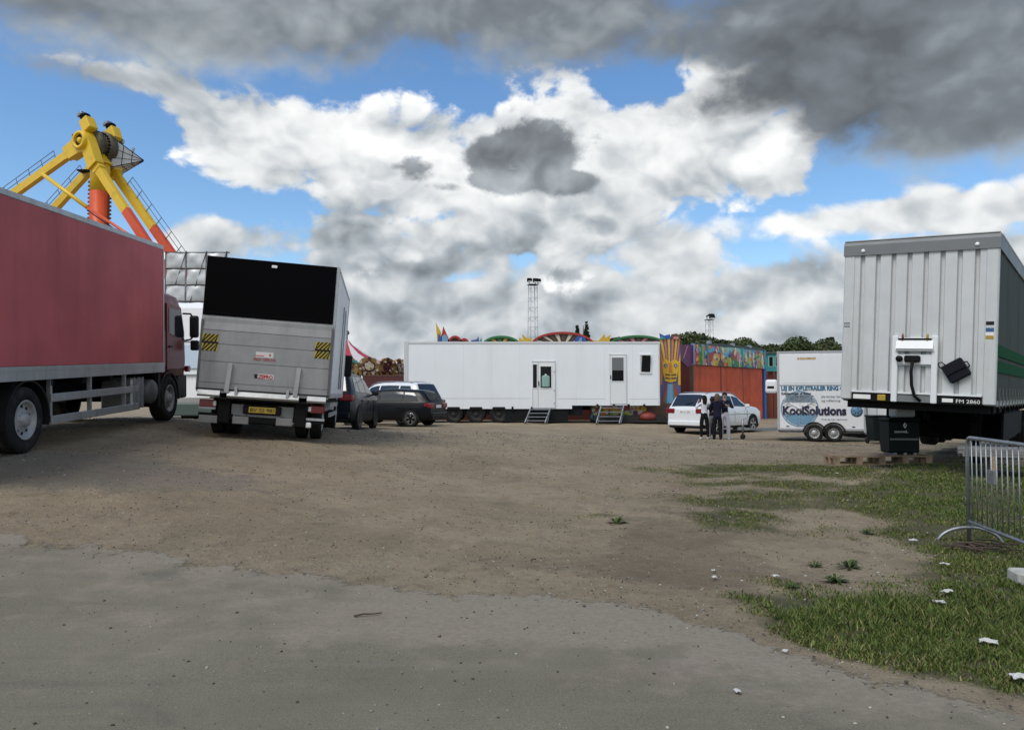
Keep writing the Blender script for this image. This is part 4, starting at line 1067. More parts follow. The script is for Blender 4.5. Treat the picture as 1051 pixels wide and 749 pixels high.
def steps(name, label, px0, px1, py0, py1, lean):
    dx = D0 - .06
    b = P(px0, py1, dx - 1.0); x0, x1 = X_(px0, dx), X_(px1, dx)
    zt = Z_(py0, dx); zb = g((x0 + x1) / 2, dx - 1.1)
    t = thing(name, label, 'steps', ((x0 + x1) / 2, dx, zb), (0, 0, 0), 'metal steps of the white trailer'); h = zt - zb; w = (x1 - x0) * .36
    for s in (-1, 1):
        m = MB(); m.beam((s * w + lean, -.06, h - .03), (s * w - lean * 1.3, -1.15, .02), .05, .10); m.build('stringer', M_['galv'], t)
        m = MB(); m.tube([(s * w + lean * .9, -.1, h - .04), (s * w - lean * 1.4, -1.2, .06)], .022); m.tube([(s * w - lean * .5, -.75, .0), (s * w + lean * .4, -.42, h * .62)], .02); m.build('brace', M_['galv'], t)
    for k in range(4):
        q = (k + .25) / 4; y = -.06 - 1.05 * q; z = (h - .06) * (1 - q) + .02; xo = lean * (1 - 2.2 * q)
        m = MB(); m.b2((-w + xo, y - .12, z - .015), (w + xo, y + .12, z + .02)); m.build('tread', M_['galv'], t)
steps('folding_steps', 'grey metal steps under the door with the dark side pane', 538, 566, 418.5, 437, .14)
steps('folding_steps', 'grey metal steps under the second door by the painted panels', 609, 641, 416.5, 442, .16)
def bottle():
    x = X_(560, D0); t = thing('bottle', 'pale green container standing behind the glass of the trailer door', 'container', (x, D0 - .075, Z_(397, D0)))
    m = MB(); m.lathe([(.001, 0), (.19, 0), (.20, .03), (.20, .50), (.17, .56), (.12, .58), (.001, .58)], (0, 0, 0), 'z', 16, cap=False, M=Matrix.Diagonal((1, .12, 1, 1))); m.build('body', mat('bottle_green', (.22, .38, .34), .5), t)
    m = MB(); m.lathe([(.001, .58), (.05, .58), (.05, .64), (.001, .65)], (0, 0, 0), 'z', 14, cap=False, M=Matrix.Diagonal((1, .12, 1, 1))); m.build('cap', M_['white_clean'], t)
bottle()

# ---------------------------------------------------------------- painted fairground fronts
def paint(name, c, rough=.45): return mat(name, c, rough, dirt=.18, dscale=2, dirtcol=tuple(k * .4 for k in c))
C = {k: paint('paint_' + k, v) for k, v in {
    'blue': (.03, .085, .30), 'sky': (.16, .34, .52), 'teal': (.03, .24, .27), 'green': (.025, .17, .045), 'lime': (.22, .36, .04), 'gold': (.60, .38, .03), 'red': (.36, .03, .02),
    'rust': (.34, .062, .022), 'pink': (.52, .20, .22), 'cream': (.62, .55, .42), 'purple': (.11, .015, .085), 'violet': (.10, .09, .21), 'brown': (.10, .05, .03), 'mint': (.25, .50, .42), 'orange_': (.55, .18, .03), 'maroon': (.085, .02, .018)}.items()}
CL = list(C); CM = [C[k] for k in CL]; ci = CL.index
def arc_poly(xc, zb, hw, hh, n=24, thick=None, base=0):
    o = [(xc + math.cos(q) * hw, zb + math.sin(q) * hh) for q in np.linspace(0, PI, n)]
    if thick is None: return o
    return o + [(xc + math.cos(q) * (hw - thick), zb + math.sin(q) * (hh - thick)) for q in np.linspace(PI, 0, n)]
def flame(pts): return pts
DF = 45.0
def funhouse():
    x0, x1 = X_(446, DF), X_(681, DF)
    t = thing('funhouse', 'painted funhouse with a row of arches and flames showing above the white trailer roof', 'fairground ride', ((x0 + x1) / 2, DF, .12)); ox = (x0 + x1) / 2
    lx = lambda px: X_(px, DF) - ox
    lz = lambda py: Z_(py, DF) - .12
    m = MB(); m.b2((x0 - ox, .25, 0), (x1 - ox, 7, lz(353))); m.build('hall', C['maroon'], t)
    zb = lz(354)
    def board(name, polys):
        m = MB()
        for poly, c, y in polys: m.prism(poly, y, y + .16, 'xz', ci(c))
        return m.build(name, CM, t)
    px = lambda pts: [(lx(a), lz(b)) for a, b in pts]
    board('flame_crest', [(px([(449, 354), (447, 331), (452, 340), (455, 354)]), 'gold', -.02), (px([(451, 354), (455, 335), (461, 349), (463, 354)]), 'red', -.10), (px([(453, 354), (454, 345), (457, 343), (460, 348), (459, 354)]), 'sky', -.16), (px([(449.5, 354), (450, 342), (453, 346), (453, 354)]), 'blue', -.20)])
    ap = lambda a, b, top, th=None: arc_poly((lx(a) + lx(b)) / 2, zb, (lx(b) - lx(a)) / 2, lz(top) - zb, thick=th)
    def arch(name, a, b, top, rim, fill, rays=0, ray_cols=('cream', 'brown')):
        L = [(ap(a, b, top), fill, .04), (ap(a, b, top, .13), rim, -.10)]
        c, hw, hh = (lx(a) + lx(b)) / 2, (lx(b) - lx(a)) / 2 - .14, lz(top) - zb - .14
        for k in range(rays):
            q0, q1 = PI * (.08 + .84 * k / rays), PI * (.08 + .84 * (k + .62) / rays)
            L.append(([(c + .25 * math.cos(q0) * hw, zb), (c + math.cos(q0) * hw, zb + math.sin(q0) * hh), (c + math.cos(q1) * hw, zb + math.sin(q1) * hh), (c + .25 * math.cos(q1) * hw, zb)], ray_cols[k % 2], -.02))
        board(name, L)
    arch('arch', 459, 475, 344.5, 'red', 'brown', 3, ('brown', 'maroon')); arch('arch', 471, 482, 347.0, 'red', 'teal')
    board('spike_crest', [(px([(480, 354), (484, 349), (489, 348.5), (491, 345), (492, 354)]), 'blue', 0), (px([(490, 354), (494, 346.5), (495, 354)]), 'teal', -.06)])
    arch('arch', 495, 534, 344.5, 'green', 'brown', 6, ('gold', 'green'))
    board('crown', [(px([(532, 354), (533, 346), (537, 349.5), (536, 343), (542, 348), (546, 346), (545, 354)]), 'gold', -.06), (px([(535, 354), (536, 350), (541, 352), (541, 354)]), 'lime', -.20)])
    arch('arch', 545, 610, 340.5, 'red', 'brown', 11, ('cream', 'brown'))
    board('blue_fan', [(px([(588, 354), (592, 345), (600, 346), (604, 354)]), 'blue', -.14), (px([(592, 354), (595, 347), (597, 347), (597, 354)]), 'sky', -.20)])
    board('crown', [(px([(606, 354), (608, 349), (614, 350), (621, 342.5), (621.5, 347), (627, 343.5), (625, 354)]), 'gold', -.06), (px([(611, 354), (618, 350), (621, 354)]), 'lime', -.20)])
    arch('arch', 625, 684, 344, 'green', 'brown', 9, ('brown', 'pink'))
funhouse()
def face_panel():
    d = 40.9; a, b = X_(677.5, d), X_(698.5, d); ox, oz = (a + b) / 2, .12
    t = thing('painted_panel', 'tall painted panel of a yellow mask face beside the white trailer', 'painted panel', (ox, d, oz))
    lx = lambda px: X_(px, d) - ox
    lz = lambda py: Z_(py, d) - oz
    px = lambda pts: [(lx(q), lz(w)) for q, w in pts]
    m = MB(); m.prism(px([(677.5, 418), (698.5, 418), (698.5, 347), (677.5, 347)]), 0, .18, 'xz', ci('violet'))
    S = lambda pts, c, y: m.prism(px(pts), y, y + .05, 'xz', ci(c))
    for k, (x0, x1, xb0, xb1) in enumerate(((677.6, 680, 682.5, 684.5), (681.5, 683.6, 684.8, 686), (685.5, 687.8, 686.6, 688.0), (689.8, 692, 688.9, 690.3), (693.8, 696, 690.9, 692.2), (697, 698.4, 693, 694.4))): S([(x0, 347), (x1, 347), (xb1, 378), (xb0, 378)], 'gold' if k % 2 == 0 else 'orange_', -.02)
    S([(677.6, 356), (681, 372), (679.5, 395), (677.6, 395)], 'orange_', -.02); S([(698.4, 362), (696, 374), (696, 395), (698.4, 395)], 'gold', -.025)
    S([(679.6, 371), (684, 369), (688, 371.5), (692, 369), (696.6, 371), (695.8, 381), (693.8, 391), (688, 392.5), (682.4, 391), (680, 381)], 'gold', -.05)
    for x in (681.2, 691.2): S([(x, 374.5), (x + 2, 373), (x + 4, 374.5), (x + 2, 377.8)], 'violet', -.08); S([(x + 1.2, 375), (x + 2.6, 374.6), (x + 2.2, 376.8)], 'cream', -.10)
    S([(687, 372), (688.8, 372), (690, 382), (686.4, 382)], 'orange_', -.08)
    for z in (383.5, 387): S([(682.6, z), (687.6, z + .6), (687.4, z + 1.8), (683, z + 1.4)], 'brown', -.08); S([(688.6, z + .6), (694, z), (693.6, z + 1.4), (688.8, z + 1.8)], 'brown', -.08)
    for k, (x0, x1, c) in enumerate(((677.6, 681, 'rust'), (681, 684, 'teal'), (684, 689.5, 'blue'), (689.5, 693, 'teal'), (693, 698.4, 'rust'))): S([(x0, 418), (x1, 418), (684.5 + k * 1.6 + 1.4, 393), (684.5 + k * 1.6, 393)], c, -.03)
    S([(684, 418), (690.5, 418), (690, 394), (685, 394)], 'sky', -.045)
    m.build('board', CM, t)
    m = MB(); S2 = lambda pts, c, y: m.prism(px(pts), y, y + .08, 'xz', ci(c))
    S2([(678, 347.5), (677, 342), (682, 344.5), (687.5, 343), (689, 347.5)], 'blue', -.05); S2([(677.5, 348), (679, 345), (683, 348)], 'teal', -.12)
    S2([(688, 348), (689.5, 343.2), (694.5, 342.2), (698, 344), (698.6, 348)], 'brown', -.03); S2([(690.5, 348), (692, 345.4), (696, 345.6), (697, 348)], 'pink', -.10)
    m.build('crest', CM, t)
face_panel()
def mural_building():
    """long side of the ride behind the white car: painted strip above a red roller shutter, going away to the right"""
    A = Vector((X_(699, 41.6), 41.6, 0)); B = Vector((X_(784.5, 49.5), 49.5, 0)); u = (B - A); L = u.length; ang = math.atan2(u.y, u.x)
    t = thing('fairground_booth', 'booth with a red orange shutter under a bright painted strip of hills and flowers', 'booth', (A.x, A.y, .05), (0, 0, ang))
    zt = Z_(351.5, 41.6) - .05; zm = Z_(374.5, 42.8) - .05; xo = (X_(711, 42.7) - A.x) / math.cos(ang)
    m = MB(); m.b2((xo + .1, .16, 0), (L, 4.5, zt - .15)); m.build('hall', C['maroon'], t)
    m = MB(); m.b2((-.3, 1.6, 0), (xo + .1, 4.4, zt - .3)); m.build('opening_shade', M_['black'], t)  # black box, its colour standing for the shade inside the opening
    m = MB(); n = 64; w = (L - xo - .35) / n; prof = []
    for k in range(n): prof += [(xo + k * w, 0), (xo + (k + .35) * w, 0), (xo + (k + .5) * w, -.022), (xo + (k + .85) * w, -.022)]
    prof += [(xo + n * w, 0)]; m.prism(prof + [(xo + n * w, .1), (xo, .1)], .02, zm - .02, 'xy')
    m.build('shutter', mat('shutter_rust', (.52, .085, .028), .5, var=.16, vscale=1.2, dirt=.7, dscale=1.0, dirtcol=(.27, .04, .016), streak=True), t)
    m = MB(); m.b2((xo - .12, -.06, 0), (xo, .16, zm)); m.build('door_post', C['brown'], t)
    m = MB()
    for x in (xo + .35 * (L - xo), xo + .66 * (L - xo)): m.b2((x, -.034, .05), (x + .04, .0, zm - .02))
    m.each('shutter_joint', C['maroon'], t)
    # painted strip
    rr = random.Random(12); m = MB(); x1 = L - .28; H = zt - zm
    m.b2((xo, -.08, zm), (x1, .12, zt), ci('sky'))
    N_ = 60
    def wave(zf, c, y, xa=xo, xb=x1):
        xs = np.linspace(xa, xb, N_); m.prism([(xa, zm + .005)] + [(x, min(zt - .01, max(zm + .01, zm + H * zf((x - xo) / (x1 - xo))))) for x in xs] + [(xb, zm + .005)], y, y + .02, 'xz', ci(c))
    wave(lambda q: .95 + .1 * math.sin(q * 9), 'pink', -.10, xo, xo + .42 * (x1 - xo)); wave(lambda q: .80 + .13 * math.sin(q * 22 + 2), 'sky', -.12, xo, xo + .5 * (x1 - xo)); wave(lambda q: .60 + .14 * math.sin(q * 22 + 2), 'violet', -.135, xo, xo + .5 * (x1 - xo)); wave(lambda q: .48 + .16 * math.sin(q * 20 + 2.2), 'pink', -.15, xo, xo + .42 * (x1 - xo))
    wave(lambda q: .95 - .12 * math.sin(q * 8), 'mint', -.115, xo + .33 * (x1 - xo), xo + .68 * (x1 - xo)); wave(lambda q: .62 + .2 * math.sin(q * 30), 'mint', -.125, xo + .6 * (x1 - xo), x1)
    def ell(q, v, a, b, c, y):
        cx, cz = xo + q * (x1 - xo), zm + v * H
        m.prism([(min(x1 - .01, max(xo + .01, cx + math.cos(k) * a)), min(zt - .01, max(zm + .01, cz + math.sin(k) * b))) for k in np.linspace(0, 2 * PI, 14)[:-1]], y, y + .02, 'xz', ci(c))
    for q, v, a, b, c in ((.20, .0, .6, .75, 'red'), (.27, .0, .55, .7, 'gold'), (.34, -.1, .5, .55, 'brown'), (.06, .2, .25, .9, 'green'), (.09, .5, .16, .6, 'lime'), (.02, .2, .25, .5, 'red'), (.50, .0, .85, .65, 'green'), (.44, .1, .4, .45, 'lime'), (.58, .55, .22, .3, 'pink'), (.52, .6, .28, .28, 'red'), (.62, .2, .25, .5, 'cream'), (.66, .0, .5, .4, 'blue'), (.76, .0, .5, .35, 'teal'), (.84, .0, .4, .4, 'blue'), (.70, .4, .12, .45, 'cream'), (.76, .5, .14, .5, 'gold'), (.82, .45, .12, .45, 'cream'), (.88, .5, .15, .5, 'pink'), (.93, .15, .3, .35, 'lime'), (.96, .45, .16, .4, 'cream'), (.98, .7, .12, .2, 'red')): ell(q, v, a, b, c, -.165 - .006 * rr.random())
    for k in range(70): ell(rr.random(), rr.random() * .95, .05 + .10 * rr.random(), .05 + .13 * rr.random(), rr.choice(['cream', 'pink', 'red', 'gold', 'lime', 'green', 'sky', 'blue', 'mint', 'cream', 'orange_']), -.185 - .012 * rr.random())
    # left bend: purple drape
    m.build('painted_strip', CM, t)
    m = MB()
    for q in (.145, .64): m.b2((xo + q * (x1 - xo), -.21, zm), (xo + q * (x1 - xo) + .06, .0, zt + .03))
    m.each('strip_joint', C['teal'], t)
    m = MB(); m.prism([(-.25, zt - .1), (xo, zt - .05), (xo, zm + .1), (xo * .55, zm - .15), (-.25, zm + .3)], -.02, .04, 'xz', ci('purple')); m.prism([(.2, zt - .8), (xo * .5, zt - .15), (xo * .5 + .05, zt - .15), (.25, zt - .85)], -.035, -.02, 'xz', ci('pink')); m.build('drape', CM, t)
    m = MB()
    for x in (.3, .75): m.b2((x, 1.54, Z_(401, 42) - .05), (x + .28, 1.6, Z_(400, 42) - .02))
    m.each('strip_lamp', mat('tube_white', (.8, .8, .75), .4), t)
    m = MB(); m.b2((x1, -.12, 0), (L + .02, .3, zm + .05), ci('blue')); m.build('corner_post', CM, t)
    m = MB(); m.b2((x1, -.12, zm + .05), (L + .04, .3, zt - .0), ci('teal')); m.build('post_cap', CM, t)
    m = MB(); m.b2((xo, -.13, zt), (L, .15, zt + .06)); m.b2((xo + 3, .0, zt + .05), (L - .2, 3, zt + .16)); m.build('roof_edge', mat('roof_dark', (.05, .07, .06), .6), t)
    m = MB()
    for x in (xo + 1.9, xo + 4.8, xo + 7.1): m.b2((x, -.05, zt + .06), (x + .22, .2, zt + .26), 0, .03)
    m.each('roof_lamp', M_['galv'], t)
mural_building()
def teal_kiosk():
    d = 50.5; a, b = X_(786, d), X_(803, d)
    t = thing('kiosk', 'small teal kiosk with two dark windows beside the blue corner post', 'kiosk', ((a + b) / 2, d, .05)); w = (b - a) / 2; zt = Z_(363, d) - .05; zm = Z_(381, d) - .05
    m = MB(); m.b2((-w, 0, zm), (w, 3, zt)); m.build('upper_wall', C['teal'], t)
    m = MB(); m.b2((-w - .1, -.12, zt), (w + .1, 3.1, zt + .12)); m.build('roof', bpy.data.materials['roof_dark'], t)
    for x in (-.36, .05):
        m = MB(); m.b2((x, -.03, zm + .28), (x + .33, .01, zt - .15)); f = m.build('window', C['mint'], t)
        m = MB(); m.b2((x + .05, -.04, zm + .33), (x + .28, -.02, zt - .2)); m.build('pane', M_['black'], f)
    m = MB(); m.b2((-w, .6, 0), (w, 3, zm)); m.build('lower_wall', C['rust'], t)
    for x in (-w + .1, 0, w - .1):
        m = MB(); m.b2((x - .05, -.02, 0), (x + .05, .1, zm)); m.build('post', C['brown'], t)
teal_kiosk()
def painted_base():
    """graffiti painted ride base seen under the raised end of the white trailer"""
    d = 40.75; a, b = X_(606, d), X_(690, d)
    t = thing('ride_base', 'low ride base painted with coloured flowers seen under the raised trailer end', 'ride base', ((a + b) / 2, d, .1)); w = (b - a) / 2; z0, z1 = Z_(430.5, d) - .1, Z_(413, d) - .1
    m = MB(); m.b2((-w, 0, z0), (w, .3, z1 - .04), ci('brown')); rr = random.Random(4)
    for k in range(110):
        x = -w + .12 + (w * 1.25) * rr.random() ** 1.15; z = z0 + .12 + (z1 - z0 - .24) * rr.random(); r = .05 + .11 * rr.random()
        m.prism([(x + math.cos(q) * r, z + math.sin(q) * r) for q in np.linspace(0, 2 * PI, 9)[:-1]], -.02 - .02 * rr.random(), .0, 'xz', ci(rr.choice(['cream', 'gold', 'red', 'mint', 'green', 'lime', 'pink', 'teal', 'orange_', 'cream', 'purple'])))
    m.build('painted_front', CM, t)
    m = MB(); m.b2((-w + .2, -.9, z0 - .12), (w + .6, .0, z0 + .0)); m.b2((-w + .3, -.7, 0), (-w + .6, -.2, z0 - .12)); m.b2((w - .6, -.7, 0), (w - .3, -.2, z0 - .12)); m.b2((-w, -.1, 0), (w, .2, z0)); m.build('deck', mat('deck_dark', (.03, .03, .031), .7), t)
    m = MB(); m.lathe([(.001, 0), (.5, 0), (.42, .25), (.2, .38), (.001, .4)], (.75, -.35, z0 + .02), 'z', 20, cap=False); m.build('red_cover', mat('cover_red', (.20, .03, .02), .6), t)
painted_base()

# ---------------------------------------------------------------- carousel
def carousel():
    random.seed(5)
    d = 46; cx = X_(356, d + 3); t = thing('carousel', 'carousel with a red and white tent top and gilded scalloped cornice', 'carousel', (cx, d + 3, .2)); Rr = 3.35; d = 46
    lz = lambda py: Z_(py, d + 1.2) - .2
    zc, za, zb = lz(371), lz(346), lz(386)
    m = MB(); n = 16; rings = []
    for k in range(n):
        a0, a1 = 2 * PI * k / n, 2 * PI * (k + 1) / n; pr = [(.05, za), (.35, za - .35), (1.2, zc + .55), (2.2, zc + .12), (Rr, zc - .1)]
        vs = []
        for r, z in pr: vs += [(math.cos(a0) * r, math.sin(a0) * r, z), (math.cos(a1) * r, math.sin(a1) * r, z)]
        m.add(vs, [(2 * i, 2 * i + 1, 2 * i + 3, 2 * i + 2) for i in range(len(pr) - 1)], k % 2)
    top = m.build('tent_top', [paint('tent_red', (.42, .04, .05)), paint('tent_white', (.62, .58, .56))], t)
    m = MB(); m.tube([(0, 0, za), (0, 0, za + .35)], .04); m.lathe([(.001, .1), (.12, .16), (.15, .26), (.08, .38), (.001, .45)], (0, 0, za + .15), 'z', 12, cap=False); m.build('finial', C['brown'], top)
    gold = paint('gilt', (.30, .18, .06)); cols = ['cream', 'red', 'teal', 'cream', 'maroon']
    for k in range(n):
        a = 2 * PI * (k + .5) / n; Mx = Matrix.Rotation(a, 4, 'Z') @ Matrix.Translation((Rr, 0, 0)) @ Matrix.Rotation(PI / 2, 4, 'Z'); w = Rr * math.tan(PI / n)
        m = MB(); m.prism([(-w, zb + .25), (w, zb + .25), (w, zc - .15), (w * .6, zc + .15), (0, zc + .22), (-w * .6, zc + .15), (-w, zc - .15)], -.06, .06, 'xz', 0, Mx)
        q = [(math.cos(p) * w * .62, (zb + zc) / 2 + .12 + math.sin(p) * .33) for p in np.linspace(0, 2 * PI, 16)[:-1]]; m.prism(q, -.09, .0, 'xz', 1, Mx); q = [(x * .7, (z - (zb + zc) / 2 - .12) * .7 + (zb + zc) / 2 + .12) for x, z in q]; m.prism(q, -.115, .0, 'xz', 2, Mx)
        for x in (-w * .82, w * .82, 0): m.prism([(x + math.cos(p) * .09, zc + .02 + (.12 if x == 0 else -.1) + math.sin(p) * .10) for p in np.linspace(0, 2 * PI, 9)[:-1]], -.13, .0, 'xz', 2 if x else 1, Mx)
        for j in range(16): x, z, r_ = (random.random() * 2 - 1) * w * .9, zb + .2 + random.random() * (zc - zb - .2), .035 + .06 * random.random(); m.prism([(x + math.cos(p) * r_, z + math.sin(p) * r_) for p in np.linspace(0, 2 * PI, 7)[:-1]], -.14, .0, 'xz', j % 4, Mx)
        for j in range(5): x = -w + (j + .5) * 2 * w / 5; m.prism([(x - w / 5, zb + .25), (x, zb - .02), (x + w / 5, zb + .25)], -.05, .05, 'xz', j % 2 * 2, Mx)
        m.build('cornice_panel', [gold, C['maroon'], C[cols[k % 5]], C['cream']], t)
    for k in range(8):
        a = 2 * PI * k / 8; m = MB(); m.tube([(math.cos(a) * (Rr - .3), math.sin(a) * (Rr - .3), .4), (math.cos(a) * (Rr - .3), math.sin(a) * (Rr - .3), zb + .2)], .045); m.build('pole', C['gold'], t)
    m = MB(); m.lathe([(.001, 0), (Rr + .2, 0), (Rr + .2, .35), (.001, .4)], (0, 0, 0), 'z', 32, cap=False); m.build('platform', C['maroon'], t)
    m = MB(); m.lathe([(.9, .4), (.9, zb + .3)], (0, 0, 0), 'z', 16); m.build('centre_drum', C['cream'], t)
carousel()
def maroon_fence():
    d = 42; a, b = X_(372, d), X_(418, d); t = thing('fence', 'dark maroon slatted fence below the carousel', 'fence', ((a + b) / 2, d, .2)); w = (b - a) / 2; zt = Z_(386, d) - .2
    m = MB(); n = 22
    for k in range(n): x = -w + 2 * w * k / n; m.b2((x, 0, .05), (x + 2 * w / n * .96, .04, zt))
    m.build('slat_panel', C['maroon'], t)
    m = MB(); m.b2((-w, .04, zt - .3), (w, .09, zt - .2)); m.b2((-w, -.02, zt), (w, .07, zt + .07)); m.build('rail', C['brown'], t)
maroon_fence()

# ---------------------------------------------------------------- pendulum ride
def pendulum():
    dn = 42.0; Hn = P(88, 146, dn); ax = Vector((.40, .92, 0)).normalized()
    Hf = P(114, 154, 1.0); Hf = None
    # far hub where the line from the near hub along the axle passes px 113
    s = 0
    for k in range(400):
        q = Hn + ax * (k * .01)
        if CX + q.x / q.y * F >= 113.5: s = k * .01; break
    gap = s; H2 = Hn + ax * gap
    base = Vector(((Hn.x + H2.x) / 2, (Hn.y + H2.y) / 2, 0))
    t = thing('pendulum_ride', 'tall yellow and orange pendulum ride towering behind the red lorry', 'fairground ride', base)
    T = lambda v: Vector(v) - base
    def on_plane(px, py, p0):
        r = P(px, py, 1.0) - Vector((0, 0, CAMZ)); k = (p0 - Vector((0, 0, CAMZ))).dot(ax) / r.dot(ax); return Vector((0, 0, CAMZ)) + r * k
    YO = [M_['yellow'], M_['orange']]
    up = lambda d: ax
    def leg(p_top, px, py, p0, name='leg', split_py=None, w=.44, dep=.30, rail=0):
        q = on_plane(px, py, p0); d = (q - p_top).normalized(); foot = p_top + d * ((p_top.z) / -d.z)
        k = .62 if split_py is None else (on_plane(px, split_py, p0).z - p_top.z) / (foot.z - p_top.z)
        mid = p_top + (foot - p_top) * k
        m = MB(); m.beam(T(p_top), T(mid), w, dep, 0, ax); m.beam(T(mid), T(foot), w * .99, dep * .99, 1, ax)
        m.beam(T(p_top + d * .1), T(p_top + d * .35), w * 1.25, dep * 1.2, 0, ax); L = m.build(name, YO, t)
        m = MB(); m.box(T(foot) + Vector((0, 0, .1)), (1.2, 1.2, .2)); m.build('foot_plate', M_['orange'], L)
        if rail:
            n_ = d.cross(ax).normalized() * rail; m = MB(); off = n_ * (w / 2 + .55); o2 = n_ * (w / 2 + .28)
            a0, a1 = p_top + d * 1.2, foot - d * .5
            for o_ in (off, o2): m.tube([T(a0 + o_), T(a1 + o_)], .020, n=6)
            Ln = (a1 - a0).length
            for k in range(int(Ln / 1.1)): p = a0 + d * (k * 1.1); m.tube([T(p + n_ * w * .4), T(p + off)], .022, n=5)
            m.build('handrail', mat('rail_steel', (.10, .11, .14), .5, .3) if 'rail_steel' not in bpy.data.materials else bpy.data.materials['rail_steel'], L)
        return foot
    nl = on_plane(73, 157, Hn); nr = on_plane(99, 170, Hn)
    f1 = leg(nl, 20, 195, Hn, split_py=230, rail=-1)
    f2 = leg(nr, 147, 243, Hn, split_py=214)
    fl = on_plane(100, 166, H2); fr = on_plane(118, 178, H2)
    f3 = leg(fl, 58, 212, H2, split_py=235, rail=-1)
    f4 = leg(fr, 166, 246, H2, split_py=233, rail=1)
    def gusset(p0, a_, b_, name):
        e1 = Vector((ax.y, -ax.x, 0)); loc = lambda p: ((p - p0).dot(e1), p.z - p0.z)
        (x1, z1), (x2, z2) = loc(a_), loc(b_)
        Mx = Matrix.Translation(T(p0)) @ Matrix((( e1.x, ax.x, 0, 0), (e1.y, ax.y, 0, 0), (0, 0, 1, 0), (0, 0, 0, 1)))
        m = MB(); r = .56
        lo = [(x1 - .34, z1 + .20), (x1 + .20, z1 - .42)] if x1 < x2 else [(x1 + .34, z1 + .2), (x1 - .2, z1 - .42)]
        poly = [lo[0], (-r * .9, .25), (-r * .5, r * .85), (0, r), (r * .5, r * .85), (r * .9, .2), (x2 + .30, z2 + .15), (x2 - .28, z2 - .25), (.12, -.62), (-.12, -.60), lo[1]]
        m.prism(poly, -.30, .22, 'xz', 0, Mx); gs = m.build(name, M_['yellow'], t)
        m = MB(); m.lathe([(.33, -.30), (.33, -.48), (.48, -.48), (.50, -.30)], (0, 0, 0), 'y', 28, 0, cap=False, M=Mx); m.build('bearing_ring', M_['yellow'], gs)
        m = MB(); m.lathe([(.001, -.34), (.34, -.34), (.34, -.2)], (0, 0, 0), 'y', 24, cap=False, M=Mx); m.build('bearing_well', mat('well_dark', (.05, .035, .015), .6) if 'well_dark' not in bpy.data.materials else bpy.data.materials['well_dark'], gs)
        m = MB(); m.lathe([(.001, -.45), (.13, -.45), (.17, -.34)], (0, 0, 0), 'y', 16, cap=False, M=Mx); m.build('axle_cap', M_['yellow'], gs)
        return Mx
    Mn = gusset(Hn, nl, nr, 'head_plate'); Mf = gusset(H2, fl, fr, 'head_plate')
    # slewing drum between the plates
    m = MB(); g0, g1 = .25, gap - .28
    for k, rr_ in enumerate((.62, .78, .78, .66, .80, .80, .62)): pass
    m.lathe([(.3, g0), (.66, g0), (.80, g0 + .12), (.80, g0 + .32), (.62, g0 + .36), (.62, (g0 + g1) / 2), (.86, (g0 + g1) / 2 + .04), (.86, g1 - .35), (.66, g1 - .3), (.74, g1 - .1), (.6, g1), (.3, g1)], (0, 0, 0), 'y', 32, M=Mn)
    dr = m.build('slewing_drum', mat('drum_grime', (.10, .085, .05), .55, .3, var=.4, vscale=2), t)
    m = MB()
    for k in range(24):
        a = 2 * PI * k / 24; m.lathe([(.05, (g0 + g1) / 2 + .02), (.05, (g0 + g1) / 2 - .1)], (math.cos(a) * .74, 0, math.sin(a) * .74), 'y', 6, M=Mn)
    m.build('bolt_circle', M_['chassis'], dr)
    # drive motors on top
    for k, (yy, zz, xx, rot) in enumerate(((.05, .92, .12, -28), (gap - .25, .86, .16, -24))):
        m = MB(); M2 = Mn @ Matrix.Translation((xx, yy, zz)) @ Matrix.Rotation(R(rot), 4, 'Y')
        m.box((0, 0, 0), (.62, .55, .74), 0, None, .05, M2); b = m.build('motor_box', M_['yellow'], t)
        m = MB(); m.lathe([(.001, .34), (.24, .34), (.24, .62), (.18, .68), (.001, .68)], (0, 0, 0), 'z', 16, cap=False, M=M2 @ Matrix.Translation((-.0, 0, 0)))
        for q in range(4): m.lathe([(.27, .38 + q * .06), (.27, .40 + q * .06)], (0, 0, 0), 'z', 16, M=M2)
        m.build('motor', M_['chassis'], b)
        m = MB(); m.box((-.12, -.05, .76), (.38, .40, .20), 0, None, .03, M2); m.build('fan_cowl', M_['galv'], b)
        m = MB(); m.tube([M2 @ Vector(v) for v in ((-.3, .2, .5), (-.5, .2, .2), (-.55, .1, -.3), (-.45, 0, -.7))], .04); m.build('hose', M_['black'], b)
    m = MB(); m.box((-.75, .1, .28), (.35, .5, .5), 0, None, .05, Mn); m.build('gearbox', M_['chassis'], t)
    # hanging arm with toothed rack, yellow then orange
    top = (Hn + H2) / 2 + Vector((0, 0, -.5)); W_ = .50
    zs = P(86, 197, (Hn.y + H2.y) / 2).z; bz = 2.6
    a_ = T(top); e1 = Vector((ax.y, -ax.x, 0))
    m = MB(); m.lathe([(W_, a_.z), (W_, zs)], (a_.x, a_.y, 0), 'z', 20, 0); m.lathe([(W_ * .995, zs), (W_ * .995, bz)], (a_.x, a_.y, 0), 'z', 20, 1); m.lathe([(W_ + .12, zs + 1.5), (W_ + .12, zs + 1.62)], (a_.x, a_.y, 0), 'z', 20, 0)
    arm = m.build('pendulum_arm', [M_['yellow'], M_['orange']], t)
